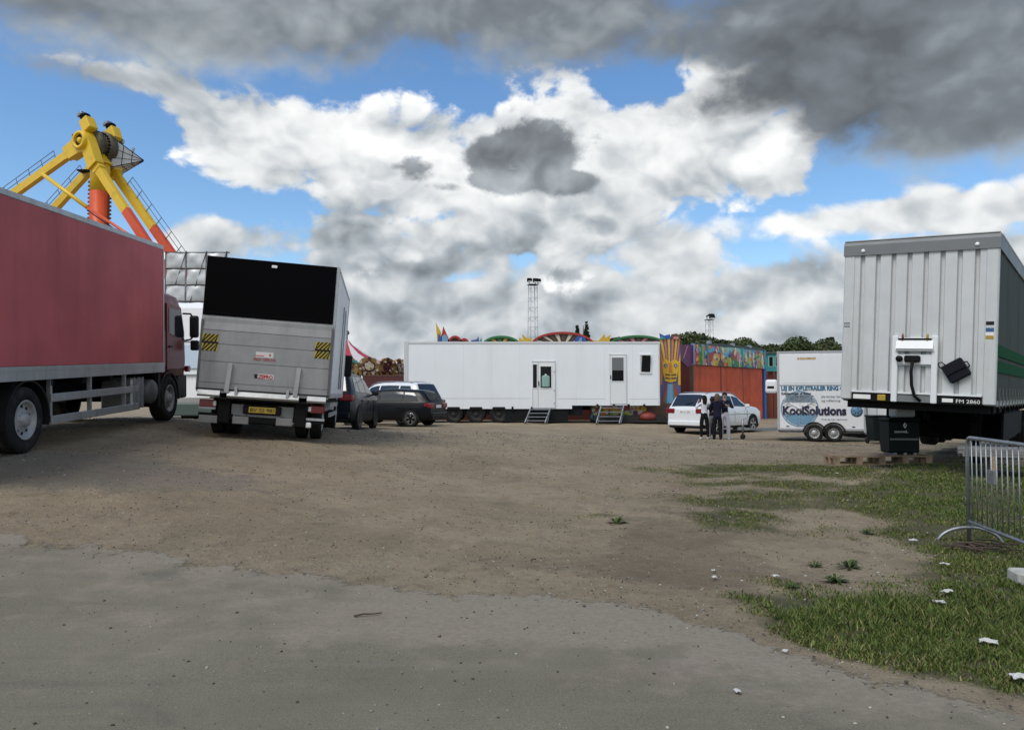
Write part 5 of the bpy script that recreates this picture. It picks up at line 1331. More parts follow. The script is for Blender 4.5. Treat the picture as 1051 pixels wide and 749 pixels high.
    for s in (-1, 1):
        m = MB(); z = zs + .6; pr = [(a_.x + s * (W_ - .05), z)]
        while z > bz + 1: pr += [(a_.x + s * (W_ + .02), z), (a_.x + s * (W_ + .12), z - .03), (a_.x + s * (W_ + .12), z - .11), (a_.x + s * (W_ + .02), z - .14)]; z -= .22
        pr += [(a_.x + s * (W_ - .05), z)]; m.prism(pr, a_.y - .08, a_.y + .08, 'xz')
        m.build('toothed_rack', mat('rack_dark', (.14, .03, .015), .6), arm)
    m = MB(); m.lathe([(.3, bz - .2), (3.0, bz - .3), (3.2, bz - .6), (2.9, bz - .9), (.5, bz - .6)], (a_.x, a_.y, 0), 'z', 32); m.build('gondola_ring', M_['orange'], t)
    # silver pyramid counter-cap on the far end of the axle
    b0 = H2 + ax * .15 + Vector((-.1, 0, -.25)); tip = P(147.5, 165, b0.y + .25); dv = tip - b0; e = dv.cross(Vector((0, 0, 1))).normalized(); uu = e.cross(dv).normalized()
    sq = lambda c, h: [T(c + e * h + uu * h), T(c - e * h + uu * h), T(c - e * h - uu * h), T(c + e * h - uu * h)]
    m = MB(); m.ring([sq(b0, .80), sq(b0 + dv * .06, .80), sq(b0 + dv * .995, .02)], 0, False); pc = m.build('pointed_cap', mat('cap_silver', (.52, .53, .53), .5, .1, dirt=.4, dscale=3, dirtcol=(.25, .25, .24)), t)
    m = MB()
    for f_, h in ((.05, .806), (.36, .55), (.64, .315)):
        r = sq(b0 + dv * f_, h)
        for i in range(4): m.beam(r[i], r[(i + 1) % 4], .03, .03)
    for i in range(4):
        a1, a2 = sq(b0 + dv * .05, .806), sq(b0 + dv * .995, .02); m.beam(a1[i], a2[i], .035, .035)
        for q in (.33, .67): m.beam(a1[i].lerp(a1[(i + 1) % 4], q), a2[i].lerp(a2[(i + 1) % 4], q), .025, .025)
    m.build('cap_frame', M_['chassis'], pc)
    m = MB(); c_ = b0 + dv * .1 + uu * .92; m.beam(T(c_ - dv * .1), T(c_ + dv * .12), .3, .22); m.beam(T(b0 + dv * .55 + uu * .55), T(b0 + dv * .62 + uu * .52), .14, .22); m.each('cap_light', M_['galv'], pc)
    # telescopic strut across the front legs
    s0, s1, s2 = on_plane(52, 181, Hn), on_plane(98, 215, Hn), on_plane(128, 233, Hn); o = -ax * .5; d = (s2 - s0).normalized(); s3 = s2 + d * (s2.z - 6) / max(.1, -d.z) * .35
    m = MB(); m.tube([T(s0 + o), T(s1 + o)], .11, 0); m.build('strut', M_['yellow'], t)
    m = MB(); m.tube([T(s1 + o), T(s3 + o)], .075, 0); m.build('strut_rod', M_['orange'], t)
    m = MB(); m.tube([T(s1 + o + Vector((0, 0, -.15))), T(s3 + o + Vector((0, 0, -.25)))], .03); m.build('cable', M_['black'], t)
    # small service platform
    m = MB(); m.b2(T(fl + Vector((-1.0, -.3, -.6))), T(fl + Vector((.3, .6, -.52)))); m.build('service_platform', M_['chassis'], t)
pendulum()

# ---------------------------------------------------------------- silver stage wall and white trailer behind the red cab
def silver_wall():
    d = 31.0; a, b = X_(168, d), X_(231, d); oz = .6; t = thing('scaffold_wall', 'scaffold wall of puffy silver panels standing behind the red cab and box truck', 'stage wall', ((a + b) / 2, d, oz)); w = (b - a) / 2; zt = Z_(259, d) - oz; zb = .1
    rows = 10; cols = 3; hh = (zt - zb) / rows; ww = 2 * w / cols
    sil = mat('silver_foil', (.50, .52, .53), .5, .25, var=.18, vscale=1.5, bump=.35, bscale=2.2)
    for r_ in range(rows):
        for c in range(cols):
            m = MB(); n = 8; vs = []; x0, z0 = -w + c * ww + .03, zb + r_ * hh + .03
            for i in range(n + 1):
                for j in range(n + 1):
                    u, v = i / n, j / n; vs.append((x0 + u * (ww - .06), -.05 * (16 * u * (1 - u) * v * (1 - v)) ** .6 - .05 * math.sin(u * 7 + r_) * math.sin(v * 5 + c) * v, z0 + v * (hh - .06)))
            m.add(vs, [(i * (n + 1) + j, (i + 1) * (n + 1) + j, (i + 1) * (n + 1) + j + 1, i * (n + 1) + j + 1) for i in range(n) for j in range(n)], 0, True)
            m.b2((x0, .02, z0), (x0 + ww - .06, .10, z0 + hh - .06)); m.build('panel', sil, t)
    m = MB()
    for c in range(cols + 1): m.tube([(-w + c * ww, .0, 0), (-w + c * ww, .0, zt + .05)], .028)
    for r_ in range(rows + 1): m.tube([(-w - .05, .05, zb + r_ * hh), (w + .1, .05, zb + r_ * hh)], .024)
    for c in range(cols): m.tube([(-w + c * ww, -.03, zt - 4 * hh), (-w + (c + 1) * ww, -.03, zt)], .016)
    m.build('frame', mat('frame_grey', (.07, .075, .08), .5, .4), t)
    m = MB()
    for x in (-w, w): m.tube([(x, .1, zt * .8), (x, 2.5, 0)], .04)
    m.each('stay', bpy.data.materials['frame_grey'], t)
silver_wall()
def white_caravan():
    d = 25.5; a, b = X_(176, d), X_(226, d); oz = .72; t = thing('caravan', 'white caravan with a pale blue band standing behind the red cab', 'caravan', ((a + b) / 2, d, oz)); w = (b - a) / 2
    lz = lambda py: Z_(py, d) - oz
    m = MB(); m.prism([(0, lz(416)), (-.16, lz(408)), (-.10, lz(380)), (0, lz(340)), (.05, lz(316)), (.3, lz(310)), (3.2, lz(310)), (3.4, lz(330)), (3.4, lz(416))], -w, w, 'yz'); body = m.build('body', M_['white_clean'], t)
    m = MB(); m.prism([(-.142, lz(378)), (-.066, lz(354)), (-.056, lz(354)), (-.132, lz(378))], -w + .1, w - .1); m.build('window', mat('pale_band', (.48, .58, .66), .2), body)
    m = MB(); m.b2((-w, -.05, lz(351)), (w + .01, .1, lz(350))); m.b2((-w, -.17, lz(385)), (w + .01, .1, lz(384))); m.each('trim_line', mat('trim_grey', (.30, .32, .34), .5), body)
    m = MB(); m.b2((-w + .1, -.14, .2), (w - .1, .3, lz(414)), 0, .03); m.build('bumper', mat('bumper_green', (.06, .09, .08), .5), t)
    m = MB(); m.b2((-w + .2, .3, .1), (w - .2, 3.2, lz(414))); m.build('chassis', M_['chassis'], t)
    for x in (-w + .15, w - .15): wheel(t, x, 1.8, .33, .33, .2, M_['rim'], 1 if x > 0 else -1)
white_caravan()

# ---------------------------------------------------------------- floodlight masts
def mast(label, px, py, d, w, lamps):
    x = X_(px, d); z0 = g(x, d); zt = Z_(py, d) - z0
    t = thing('floodlight_mast', label, 'light mast', (x, d, z0), (0, 0, R(20)), 'floodlight masts behind the fair')
    st = M_['galv']; m = MB(); h = w / 2
    cs = [(-h, -h), (h, -h), (h, h), (-h, h)]
    for cx, cy in cs: m.tube([(cx * 1.25, cy * 1.25, 0), (cx * .85, cy * .85, zt)], .032, n=6)
    n = int(zt / .55)
    for k in range(n):
        z = .3 + k * .55
        for i in range(4):
            s = 1.25 - .4 * z / zt; a, b = cs[i], cs[(i + 1) % 4]
            m.tube([(a[0] * s, a[1] * s, z), (b[0] * s, b[1] * s, z + (.5 if k % 2 else 0))], .012, n=4)
    m.build('lattice', st, t)
    m = MB(); m.b2((-h * 1.2, -h * 1.2, zt - .06), (h * 1.2, h * 1.2, zt)); m.build('platform', M_['chassis'], t)
    for lx_, s in lamps:
        m = MB(); m.box((lx_, -.15, zt + .45), (s, .28, s * .75), 0, (R(-25), 0, 0), .04); m.tube([(lx_, 0, zt), (lx_, 0, zt + .4)], .04); lp = m.build('floodlight', M_['chassis'], t)
        m = MB(); m.box((lx_, -.30, zt + .38), (s * .85, .02, s * .6), 0, (R(-25), 0, 0)); m.build('lens', M_['clear_lamp'], lp)
mast('tall lattice floodlight mast rising behind the middle of the white trailer', 547, 292, 88, .85, ((-.45, .55), (.28, .6), (.62, .55)))
mast('lattice floodlight mast standing up from the green trees', 728.5, 328, 105, .8, ((.3, .85), (-.35, .3)))
mast('distant floodlight mast with small lamps just left of the semi trailer', 852, 351, 112, .7, ((.3, .7), (-.5, .4)))

# ---------------------------------------------------------------- trees
def leaf_cloud(r, n, centres, size, flat=1.0):
    """many small leaf faces round a set of clump centres (x, y, z, radius)"""
    c = np.array(centres); w = c[:, 3] ** 2; k = r.choice(len(c), n, p=w / w.sum())
    d = r.normal(size=(n, 3)); d /= np.linalg.norm(d, axis=1)[:, None]; rad = c[k, 3] * (.55 + .5 * r.random(n) ** .6)
    p = c[k, :3] + d * rad[:, None] * np.array([1, 1, .8])
    nrm = d + r.normal(size=(n, 3)) * .7; nrm /= np.linalg.norm(nrm, axis=1)[:, None]
    u = np.cross(nrm, r.normal(size=(n, 3))); u /= np.linalg.norm(u, axis=1)[:, None]; v = np.cross(nrm, u)
    s = size * (.6 + .8 * r.random(n))[:, None]
    V = np.stack([p - u * s, p + v * s * .55, p + u * s, p - v * s * .55], 1).reshape(-1, 3)
    return V, np.arange(4 * n).reshape(n, 4)
LEAF = [leaf_mat('leaf_mid', (.055, .074, .026)), leaf_mat('leaf_olive', (.078, .083, .030)), leaf_mat('leaf_deep', (.042, .060, .023))]
BARK = mat('bark', (.075, .06, .045), .9, var=.3, bump=.4, bscale=15)
def tree_mesh(seed, h, spread, n, size):
    r = np.random.default_rng(seed); cs = []
    for k in range(22):
        a = r.random() * 2 * PI; q = r.random() ** .6 * spread; z = h * (.16 + .70 * r.random()); q *= 1.15 - .6 * abs(z / h - .55)
        cs.append((math.cos(a) * q, math.sin(a) * q, z, h * (.10 + .10 * r.random())))
    cs.append((0, 0, h * .82, h * .17))
    V, Fc = leaf_cloud(r, n, cs, size); me = mesh_np('crown', V, Fc, [LEAF[seed % 3]])
    m = MB(); m.tube([(0, 0, -.2), (.1, 0, h * .2), (-.05, .1, h * .45), (0, 0, h * .75)], h * .03, 0, 8, h * .008)
    for c in cs[:9]: m.tube([(0, 0, h * (.2 + .25 * r.random())), (c[0] * .5, c[1] * .5, (c[2] + h * .3) / 2), c[:3]], h * .012, 0, 6, h * .004)
    return me, m
_tree = {}
def tree(kind, label, x, y, h, rz, group, name='broadleaf_tree'):
    base = 7.0
    if kind not in _tree:
        me, m = tree_mesh(kind, base, base * .52, 14000, .15); tr = m.build('trunk', BARK); _tree[kind] = (me, tr.data); bpy.data.objects.remove(tr)
    me, tm = _tree[kind]; t = thing(name, label, 'tree', (x, y, g(x, y)), (0, 0, rz), group); t.scale = (h / base,) * 3
    for nm, dt in (('crown', me), ('trunk', tm)):
        o = bpy.data.objects.new(nm, dt); col.objects.link(o); o.parent = t
def treeline():
    G_ = 'trees behind the fairground'; r = random.Random(3)
    spots = [(692, 70, 345.5, 'round green tree just right of the painted mask panel'), (712, 72, 346, 'olive tree directly below the mast with one big lamp'), (741, 74, 347.5, 'bushy tree above the mural, just right of the green mast'), (762, 73, 348.5, 'green tree above the right half of the mural'), (781, 76, 353, 'lower tree above the teal kiosk roof'),
             (806, 80, 352, 'tree above the left end of the white cooling trailer'), (828, 78, 350, 'rounded tree above the middle of the white cooling trailer'), (850, 82, 351.5, 'tree between cooling trailer and the semi trailer front'), (655, 68, 344, 'dark green tree top showing over the last green funhouse arch'), (702, 77, 347, 'low tree in the hedge between the round tree and the mast'), (726, 79, 348.5, 'low hedge tree hugging the foot of the big lamp mast'), (752, 78, 350, 'small hedge tree in the gap above the middle of the mural'), (771, 79, 352, 'small hedge tree above the right end of the mural'), (793, 82, 353.5, 'lowest hedge tree just left of the cooling trailer roof'), (817, 84, 352.5, 'hedge tree in the dip above the cooling trailer label'), (839, 85, 352, 'hedge tree directly left of the farthest small mast'), (404, 62, 369, 'green bush behind the right edge of the carousel')]
    for k, (px, d, py, lab) in enumerate(spots):
        x = X_(px, d); h = (Z_(py, d) - g(x, d)) * 1.03; tree(k % 3, lab, x, d, h, r.random() * 6, G_)
treeline()
def conifer():
    d = 78; x = X_(599, d); z0 = g(x, d); h = Z_(329.5, d) - z0; t = thing('conifer_tree', 'dark pointed conifer with a double tip above the red funhouse arch', 'tree', (x, d, z0))
    r = np.random.default_rng(9); cs = []
    for ox_, hh in ((.30, h), (-.62, h * .955)):
        for k in range(90):
            q = r.random() ** .8; a = r.random() * 2 * PI; rad = (1 - q) * .75; cs.append((ox_ + math.cos(a) * rad, math.sin(a) * rad, hh * (.3 + .69 * q), .10 + .36 * (1 - q)))
    V, Fc = leaf_cloud(r, 16000, cs, .11); me = mesh_np('crown', V, Fc, [leaf_mat('needle', (.022, .036, .020))]); o = bpy.data.objects.new('crown', me); col.objects.link(o); o.parent = t
    m = MB(); m.tube([(0, 0, -.2), (0, 0, h * .95)], .22, 0, 8, .03); m.build('trunk', BARK, t)
conifer()
# ---------------------------------------------------------------- white cooling trailer
def cooling_trailer():
    b = R(18); d = 28.5; A = Vector((X_(798, d), d)); u = Vector((math.cos(b), -math.sin(b))); L = 2.9; H0, z0 = .42, g(10, 28)
    t = thing('cooling_trailer', 'white twin axle cooling trailer with large blue lettering behind the semi trailer', 'trailer', (A.x, A.y, z0), (0, 0, -b))
    zt = Z_(361, d) - z0; zs = Z_(395, d) - z0
    wh = mat('cool_white', (.78, .80, .82), .35, dirt=.14, dscale=1.5, dirtcol=(.42, .42, .40), streak=True)
    m = MB(); m.b2((0, 0, H0), (L, 1.8, zt), 0, .02); body = m.build('body', wh, t)
    gt = mat('cool_trim', (.40, .42, .44), .4)
    m = MB(); m.b2((-.01, -.012, zs - .03), (L + .01, .01, zs + .01)); m.b2((-.015, -.015, H0), (.06, .05, zt + .01)); m.b2((L - .06, -.015, H0 - .08), (L + .015, .05, zt + .01)); m.b2((-.01, -.016, zt - .05), (L + .01, .05, zt + .012)); m.b2((-.01, -.016, H0 - .02), (L + .01, .05, H0 + .05))
    m.each('edge_trim', gt, body)
    m = MB(); m.b2((.14, -.008, zs + .06), (L - .52, .004, zt - .12)); m.build('side_hatch', wh, body)
    m = MB(); m.b2((L - .52, -.010, zs + .02), (L - .50, .004, zt - .08)); m.build('hatch_edge', gt, body)
    m = MB(); m.b2((.68, -.012, zt - .30), (1.30, -.004, zt - .22)); m.build('faded_label', mat('label_tan', (.42, .33, .18), .6, var=.5, vscale=14), body)
    Mx = lambda x, z, y=-.006: Matrix.Translation((x, y, z)) @ Euler((PI / 2, 0, 0)).to_matrix().to_4x4()
    blue = mat('letter_blue', (.035, .16, .28), .4); navy = mat('letter_navy', (.028, .022, .060), .4); pale = mat('logo_pale', (.16, .32, .46), .4); grey = mat('letter_grey', (.20, .23, .26), .5)
    zz = lambda py: Z_(py, d - .2) - z0
    lettering('LEJ EN KØLETRAILER RING 40', .21, blue, body, Mx(.12, zz(400.5)), width=2.12, bold=.010)
    # round logo: ring, ice pattern arms, filled lower half
    cx, cz, r = .74, zz(419.5), .64
    m = MB(); m.lathe([(r, -.009), (r, -.004), (r - .035, -.004), (r - .035, -.009)], (cx, 0, cz), 'y', 48, 0, False, cap=False)
    n = 30
    lo = [(cx + math.cos(q) * (r - .06), cz + math.sin(q) * (r - .06)) for q in np.linspace(PI + .28, 2 * PI - .28, n)]; m.prism(lo, -.009, -.004, 'xz')
    hi = [(cx + math.cos(q) * (r - .06), cz + math.sin(q) * (r - .06)) for q in np.linspace(.42, PI - .42, n)]
    jag = [(cx - .52 + 1.04 * k / 20, cz + .28 + (.14 if k % 2 else .0) + .08 * math.cos(k * .63)) for k in range(21)]; m.prism(hi + jag, -.009, -.004, 'xz', 1)
    m.build('logo_ring', [pale, mat('logo_ice', (.40, .50, .58), .4)], body)
    m = MB()
    for k in range(6):
        a = PI / 2 + k * PI / 3; p0, p1 = (cx, -.012, cz), (cx + math.cos(a) * r * .82, -.012, cz + math.sin(a) * r * .82); m.beam(p0, p1, .004, .04, 0, (0, 1, 0))
        for f in (.45, .65, .82):
            for s in (-1, 1):
                q0 = (cx + math.cos(a) * r * f, -.012, cz + math.sin(a) * r * f); q1 = (q0[0] + math.cos(a + s * .9) * .15, -.012, q0[2] + math.sin(a + s * .9) * .15); m.beam(q0, q1, .004, .03, 0, (0, 1, 0))
    m.build('logo_star', mat('logo_white', (.70, .74, .78), .4), body)
    lettering('KoolSolutions', .42, navy, body, Mx(.15, zz(425.2), -.018), width=2.12, bold=.018)
    lettering('Køleløsninger til fester', .12, navy, body, Mx(.12, zz(404.8), -.016), width=1.0, bold=.003)
    lettering('alle former for arrangementer', .10, grey, body, Mx(1.46, zz(407.6), -.016), width=1.30)
    lettering('og udlejning', .10, grey, body, Mx(1.46, zz(411.6), -.016), width=.62)
    lettering('Ring og hør nærmere', .06, grey, body, Mx(1.45, zz(430.2), -.016), width=.85)
    # small round snowflake badge
    cx, cz, r = 2.62, zz(421.5), .20
    m = MB(); m.lathe([(r, -.004), (r, -.009), (.001, -.009)], (cx, 0, cz), 'y', 32, cap=False); bd = m.build('badge', mat('badge_blue', (.06, .21, .36), .4), body)
    m = MB()
    for k in range(6):
        a = PI / 2 + k * PI / 3; m.beam((cx, -.013, cz), (cx + math.cos(a) * r * .85, -.013, cz + math.sin(a) * r * .85), .004, .035, 0, (0, 1, 0))
        for s in (-1, 1): q0 = (cx + math.cos(a) * r * .5, cz + math.sin(a) * r * .5); m.beam((q0[0], -.013, q0[1]), (q0[0] + math.cos(a + s) * .075, -.013, q0[1] + math.sin(a + s) * .075), .004, .025, 0, (0, 1, 0))
    m.build('snowflake', bpy.data.materials['logo_white'], bd)
    m = MB()
    for x in (.28, 2.46): m.b2((x, -.014, H0 + .10), (x + .10, .0, H0 + .13))
    m.each('side_reflector', M_['black'], body)
    # wheels, guards, chassis
    for x in (1.22, 1.86):
        for yy, s in ((.02, 1), (1.78, -1)):
            w = wheel(t, 0, 0, 0, .30, .19, mat('cool_rim', (.42, .43, .44), .4, .4) if 'cool_rim' not in bpy.data.materials else bpy.data.materials['cool_rim'], 1); w.location = (x, yy, .30); w.rotation_euler = (0, 0, R(-90) * s)
        m = MB(); arc = [(x + math.cos(q) * .40, .30 + math.sin(q) * .40) for q in np.linspace(R(8), R(172), 16)]; arc2 = [(x + (c - x) * .90, .30 + (e - .30) * .90) for c, e in reversed(arc)]; m.prism(arc + arc2, -.12, .14, 'xz'); m.build('mudguard', M_['plastic'], t)
    m = MB(); m.b2((.05, .2, .30), (L - .1, 1.6, H0)); m.beam((.1, .9, .38), (-1.45, .9, .38), .10, .09); m.beam((.1, .3, .38), (-1.0, .88, .38), .08, .08); m.beam((.1, 1.5, .38), (-1.0, .92, .38), .08, .08); m.build('drawbar', M_['galv'], t)
    m = MB(); m.b2((-1.62, .85, .36), (-1.42, .95, .46), 0, .02); m.build('coupling_head', M_['black'], t)
    m = MB(); m.tube([(-1.25, .80, .16), (-1.25, .80, .75)], .03); m.tube([(-1.25, .80, .73), (-1.12, .80, .78)], .015); jk = m.build('jockey_stand', M_['galv'], t)
    m = MB(); m.lathe([(.04, -.04), (.10, -.035), (.10, .035), (.04, .04)], (-1.25, .80, .10), 'y', 16); m.build('jockey_wheel', M_['rubber'], jk)
    m = MB(); m.b2((-.42, .35, 1.72), (.0, 1.5, 2.22), 0, .08); un = m.build('cooling_unit', wh, t)
    m = MB(); m.b2((-.36, .335, 1.90), (-.12, .36, 1.98)); m.build('vent_grille', M_['black'], un)
    m = MB(); m.b2((-.06, .02, .30), (.0, 1.78, .40)); m.b2((-.10, .02, .52), (.0, .5, .62)); lb = m.build('front_board', M_['rim'], t)
    m = MB(); m.b2((L, .1, H0 + .05), (L + .05, 1.7, zt - .1), 0, .01)
    rd = m.build('rear_door', wh, t)
    m = MB()
    for y in (.25, .8): m.tube([(L + .08, y, H0 + .1), (L + .08, y, zt - .2)], .018)
    m.each('door_bar', M_['galv'], rd)
    m = MB(); m.b2((L - .02, -.01, H0 - .14), (L + .10, 1.8, H0 - .02), 0, .01); m.build('rear_bumper', M_['galv'], t)
cooling_trailer()
def white_cabin():
    d = 30.5; a, b = X_(880, d), X_(915, d); z0 = -.05
    t = thing('site_cabin', 'plain off white cabin partly hidden between the cooling trailer and the semi trailer', 'cabin', ((a + b) / 2, d, z0)); w = (b - a) / 2
    m = MB(); m.b2((-w, 0, .35), (w, 2.2, 2.5), 0, .02); body = m.build('body', M_['white'], t)
    m = MB(); m.b2((-w + .28, -.02, .4), (-w + .30, .01, 2.4)); m.b2((-w + .72, -.02, .4), (-w + .74, .01, 2.4)); m.each('panel_joint', bpy.data.materials['cool_trim'], body)
    m = MB()
    for z in (.8, 1.4, 2.0): m.b2((-w + .2, -.05, z), (-w + .4, .0, z + .08), 0, .01)
    m.each('hinge', M_['galv'], body)
    m = MB(); m.b2((-w + .1, .1, 0), (-w + .5, 2.0, .35)); m.b2((w - .5, .1, 0), (w - .1, 2.0, .35)); m.build('skid', M_['chassis'], t)
white_cabin()
def wheelie_bin():
    d = 26.5; x = X_(900, d); t = thing('wheeled_bin', 'dark wheeled bin standing before the off white cabin', 'bin', (x, d, g(x, d))); pl = mat('bin_black', (.010, .016, .016), .5)
    m = MB(); m.box((0, 0, .5), (.50, .55, .78), 0, None, .03, None, (1.16, 1.12)); m.build('body', pl, t)
    m = MB(); m.box((0, .02, .92), (.60, .66, .06), 0, None, .02); m.tube([(-.24, .36, .86), (.24, .36, .86)], .02); m.build('lid', pl, t)
    for s in (-1, 1):
        m = MB(); m.lathe([(.03, -.03), (.11, -.03), (.11, .03), (.03, .03)], (s * .24, .26, .11), 'x', 16); m.build('wheel', M_['rubber'], t)
wheelie_bin()
# ---------------------------------------------------------------- pallets, storage box, canister by the semi trailer
def pallet():
    t = thing('pallet', 'x', 'pallet', (0, 0, 0)); L, W = 1.2, .8
    for y in (-.345, 0, .345):
        m = MB(); m.b2((-L / 2, y - .05, 0), (L / 2, y + .05, .022)); m.build('bottom_board', M_['wood'], t)
        for x in (-.53, 0, .53):
            m = MB(); m.b2((x - .07, y - .05, .022), (x + .07, y + .05, .10)); m.build('block', M_['wood'], t)
    for x in (-.53, 0, .53):
        m = MB(); m.b2((x - .07, -W / 2, .10), (x + .07, W / 2, .122)); m.build('cross_board', M_['wood'], t)
    for y in (-.34, -.17, 0, .17, .34):
        m = MB(); m.b2((-L / 2, y - .06, .122), (L / 2, y + .06, .144)); m.build('top_board', M_['wood'], t)
    return t
p0 = pallet(); d = 16.5
x = X_(875, d); p0.location = (x, d, g(x, d)); p0.rotation_euler = (0, 0, R(-4)); p0.scale = (.85, .85, 1.35); tag(p0, 'empty wooden pallet lying on the grass left of the dark storage box', 'pallet', 'wooden pallets by the semi trailer')
p1 = copy_tree(p0); d = 16.4; x = X_(922, d); p1.location = (x, d, g(x, d)); p1.rotation_euler = (0, 0, R(-7)); p1['label'] = 'wooden pallet lying under the dark green storage box'
def storage_box():
    d = 16.45; x = X_(922, d); z = g(x, d) + .20; t = thing('storage_box', 'dark green black storage box with a pale band standing on a pallet', 'storage box', (x, d, z), (0, 0, R(-3)))
    pl = mat('box_green', (.008, .014, .014), .5, dirt=.2, dirtcol=(.03, .03, .028))
    m = MB(); m.box((0, 0, .36), (.60, .50, .66), 0, None, .03, None, (1.03, 1.03)); b = m.build('body', pl, t)
    m = MB(); m.box((0, 0, .72), (.65, .55, .06), 0, None, .02); m.build('lid', pl, t)
    m = MB(); m.b2((-.295, -.268, .30), (.27, -.25, .335)); m.build('band', mat('band_grey', (.16, .18, .18), .5), b)
    m = MB(); m.prism([(-.04, .60), (.0, .54), (.04, .60), (.0, .66)], -.276, -.25, 'xz'); m.prism([(-.015, .60), (.0, .58), (.015, .60), (.0, .62)], -.279, -.26, 'xz', 1); m.build('emblem', [M_['plate_white'], pl], b)
    lettering('sanneL', .08, M_['plate_white'], b, Matrix.Translation((-.22, -.268, .45)) @ Euler((PI / 2, 0, 0)).to_matrix().to_4x4(), width=.28)
    for xx in (-.2, .0, .2):
        m = MB(); m.b2((xx - .03, -.26, .0), (xx + .03, .26, .04)); m.build('foot', M_['galv'], t)
storage_box()
def canister():
    d = 16.5; x = X_(925, d); z = g(x, d) + .955; t = thing('canister', 'pale blue white plastic canister standing on the dark storage box', 'canister', (x, d, z), (0, 0, R(5)))
    pl = mat('canister_white', (.62, .70, .76), .3)
    m = MB(); m.box((0, 0, .11), (.42, .30, .22), 0, None, .04); m.build('body', pl, t)
    m = MB(); m.lathe([(.05, 0), (.05, .05), (.001, .05)], (-.13, 0, .21), 'z', 14, cap=False); m.build('cap', mat('cap_blue', (.05, .15, .3), .4), t)
    m = MB(); m.tube([(-.04, 0, .21), (-.02, 0, .27), (.12, 0, .27), (.15, 0, .21)], .018); m.build('handle', pl, t)
canister()
def planks():
    d = 13.2; x = 9.0; t = thing('plank_stack', 'stack of weathered grey planks lying on bearers beneath the semi trailer behind the barrier', 'plank stack', (x, d, g(x, d)), (0, 0, R(-28)))
    gw = mat('grey_plank', (.19, .185, .175), .85, var=.3, vscale=6)
    for k in range(2):
        m = MB(); m.b2((-.9 + k * 1.7, -.45, 0), (-.8 + k * 1.7, .45, .38)); m.build('bearer', M_['wood'], t)
    for j in range(3):
        for k in range(5):
            m = MB(); m.b2((-1.3 - .06 * ((k + j) % 2), -.45 + k * .185, .38 + j * .045), (1.3 + .05 * (k % 3), -.45 + k * .185 + .175, .42 + j * .045)); m.build('plank', gw, t)
planks()
# ---------------------------------------------------------------- crowd barrier
def barrier():
    A, B = Vector((5.12, 8.9)), Vector((4.74, 6.6)); u = (B - A).normalized(); L = 2.35; z0 = -.05
    t = thing('crowd_barrier', 'grey galvanised steel crowd barrier standing in the grass at the right edge', 'barrier', (A.x, A.y, z0), (0, 0, math.atan2(u.y, u.x)))
    m = MB(); H, zb, r = 1.17, .235, .021
    c = .10; k = np.linspace(0, PI / 2, 6)
    pts = [(0, 0, .02)] + [(c - math.cos(q) * c, 0, H - c + math.sin(q) * c) for q in k] + [(L - c + math.sin(q) * c, 0, H - c + math.cos(q) * c) for q in k] + [(L, 0, .02)]
    m.tube(pts, r, 0, 12); m.tube([(0, 0, zb), (L, 0, zb)], r * .9, 0, 10); fr = m.build('frame', M_['galv'], t)
    n = 19
    for i in range(1, n):
        x = L * i / n; m = MB(); m.tube([(x, 0, zb), (x, 0, H)], .0075, 0, 8); m.build('bar', M_['galv'], t)
    for x in (0.02, L - .02):
        m = MB(); m.tube([(x, math.cos(q) * .34, -.03 + math.sin(q) * .20) for q in np.linspace(0, PI, 16)], .018, 0, 10); m.build('foot', M_['galv'], t)
    m = MB(); m.b2((.55, -.012, .72), (.70, .012, .86)); m.build('plate', M_['galv'], t)
    m = MB(); m.tube([(-.02, 0, .45), (-.06, 0, .47), (-.06, 0, .53), (-.02, 0, .55)], .008); m.build('hook', M_['galv'], t)
barrier()
def kerb_block():
    x, y = 4.75, 6.75; t = thing('concrete_block', 'pale concrete block lying in the grass at the right edge below the barrier', 'concrete block', (x, y, g(x, y)), (0, 0, R(-6)))
    m = MB(); m.box((0, 0, .07), (.95, .20, .11), 0, (R(4), 0, 0), .015); m.build('body', mat('concrete', (.42, .42, .38), .85, var=.15, vscale=9, bump=.3, bscale=30, dirt=.3, dscale=5), t)
    m = MB(); m.box((-.3, -.02, .128), (.05, .05, .012), 0, None, .004); m.build('lifting_eye', M_['chassis'], t)
kerb_block()
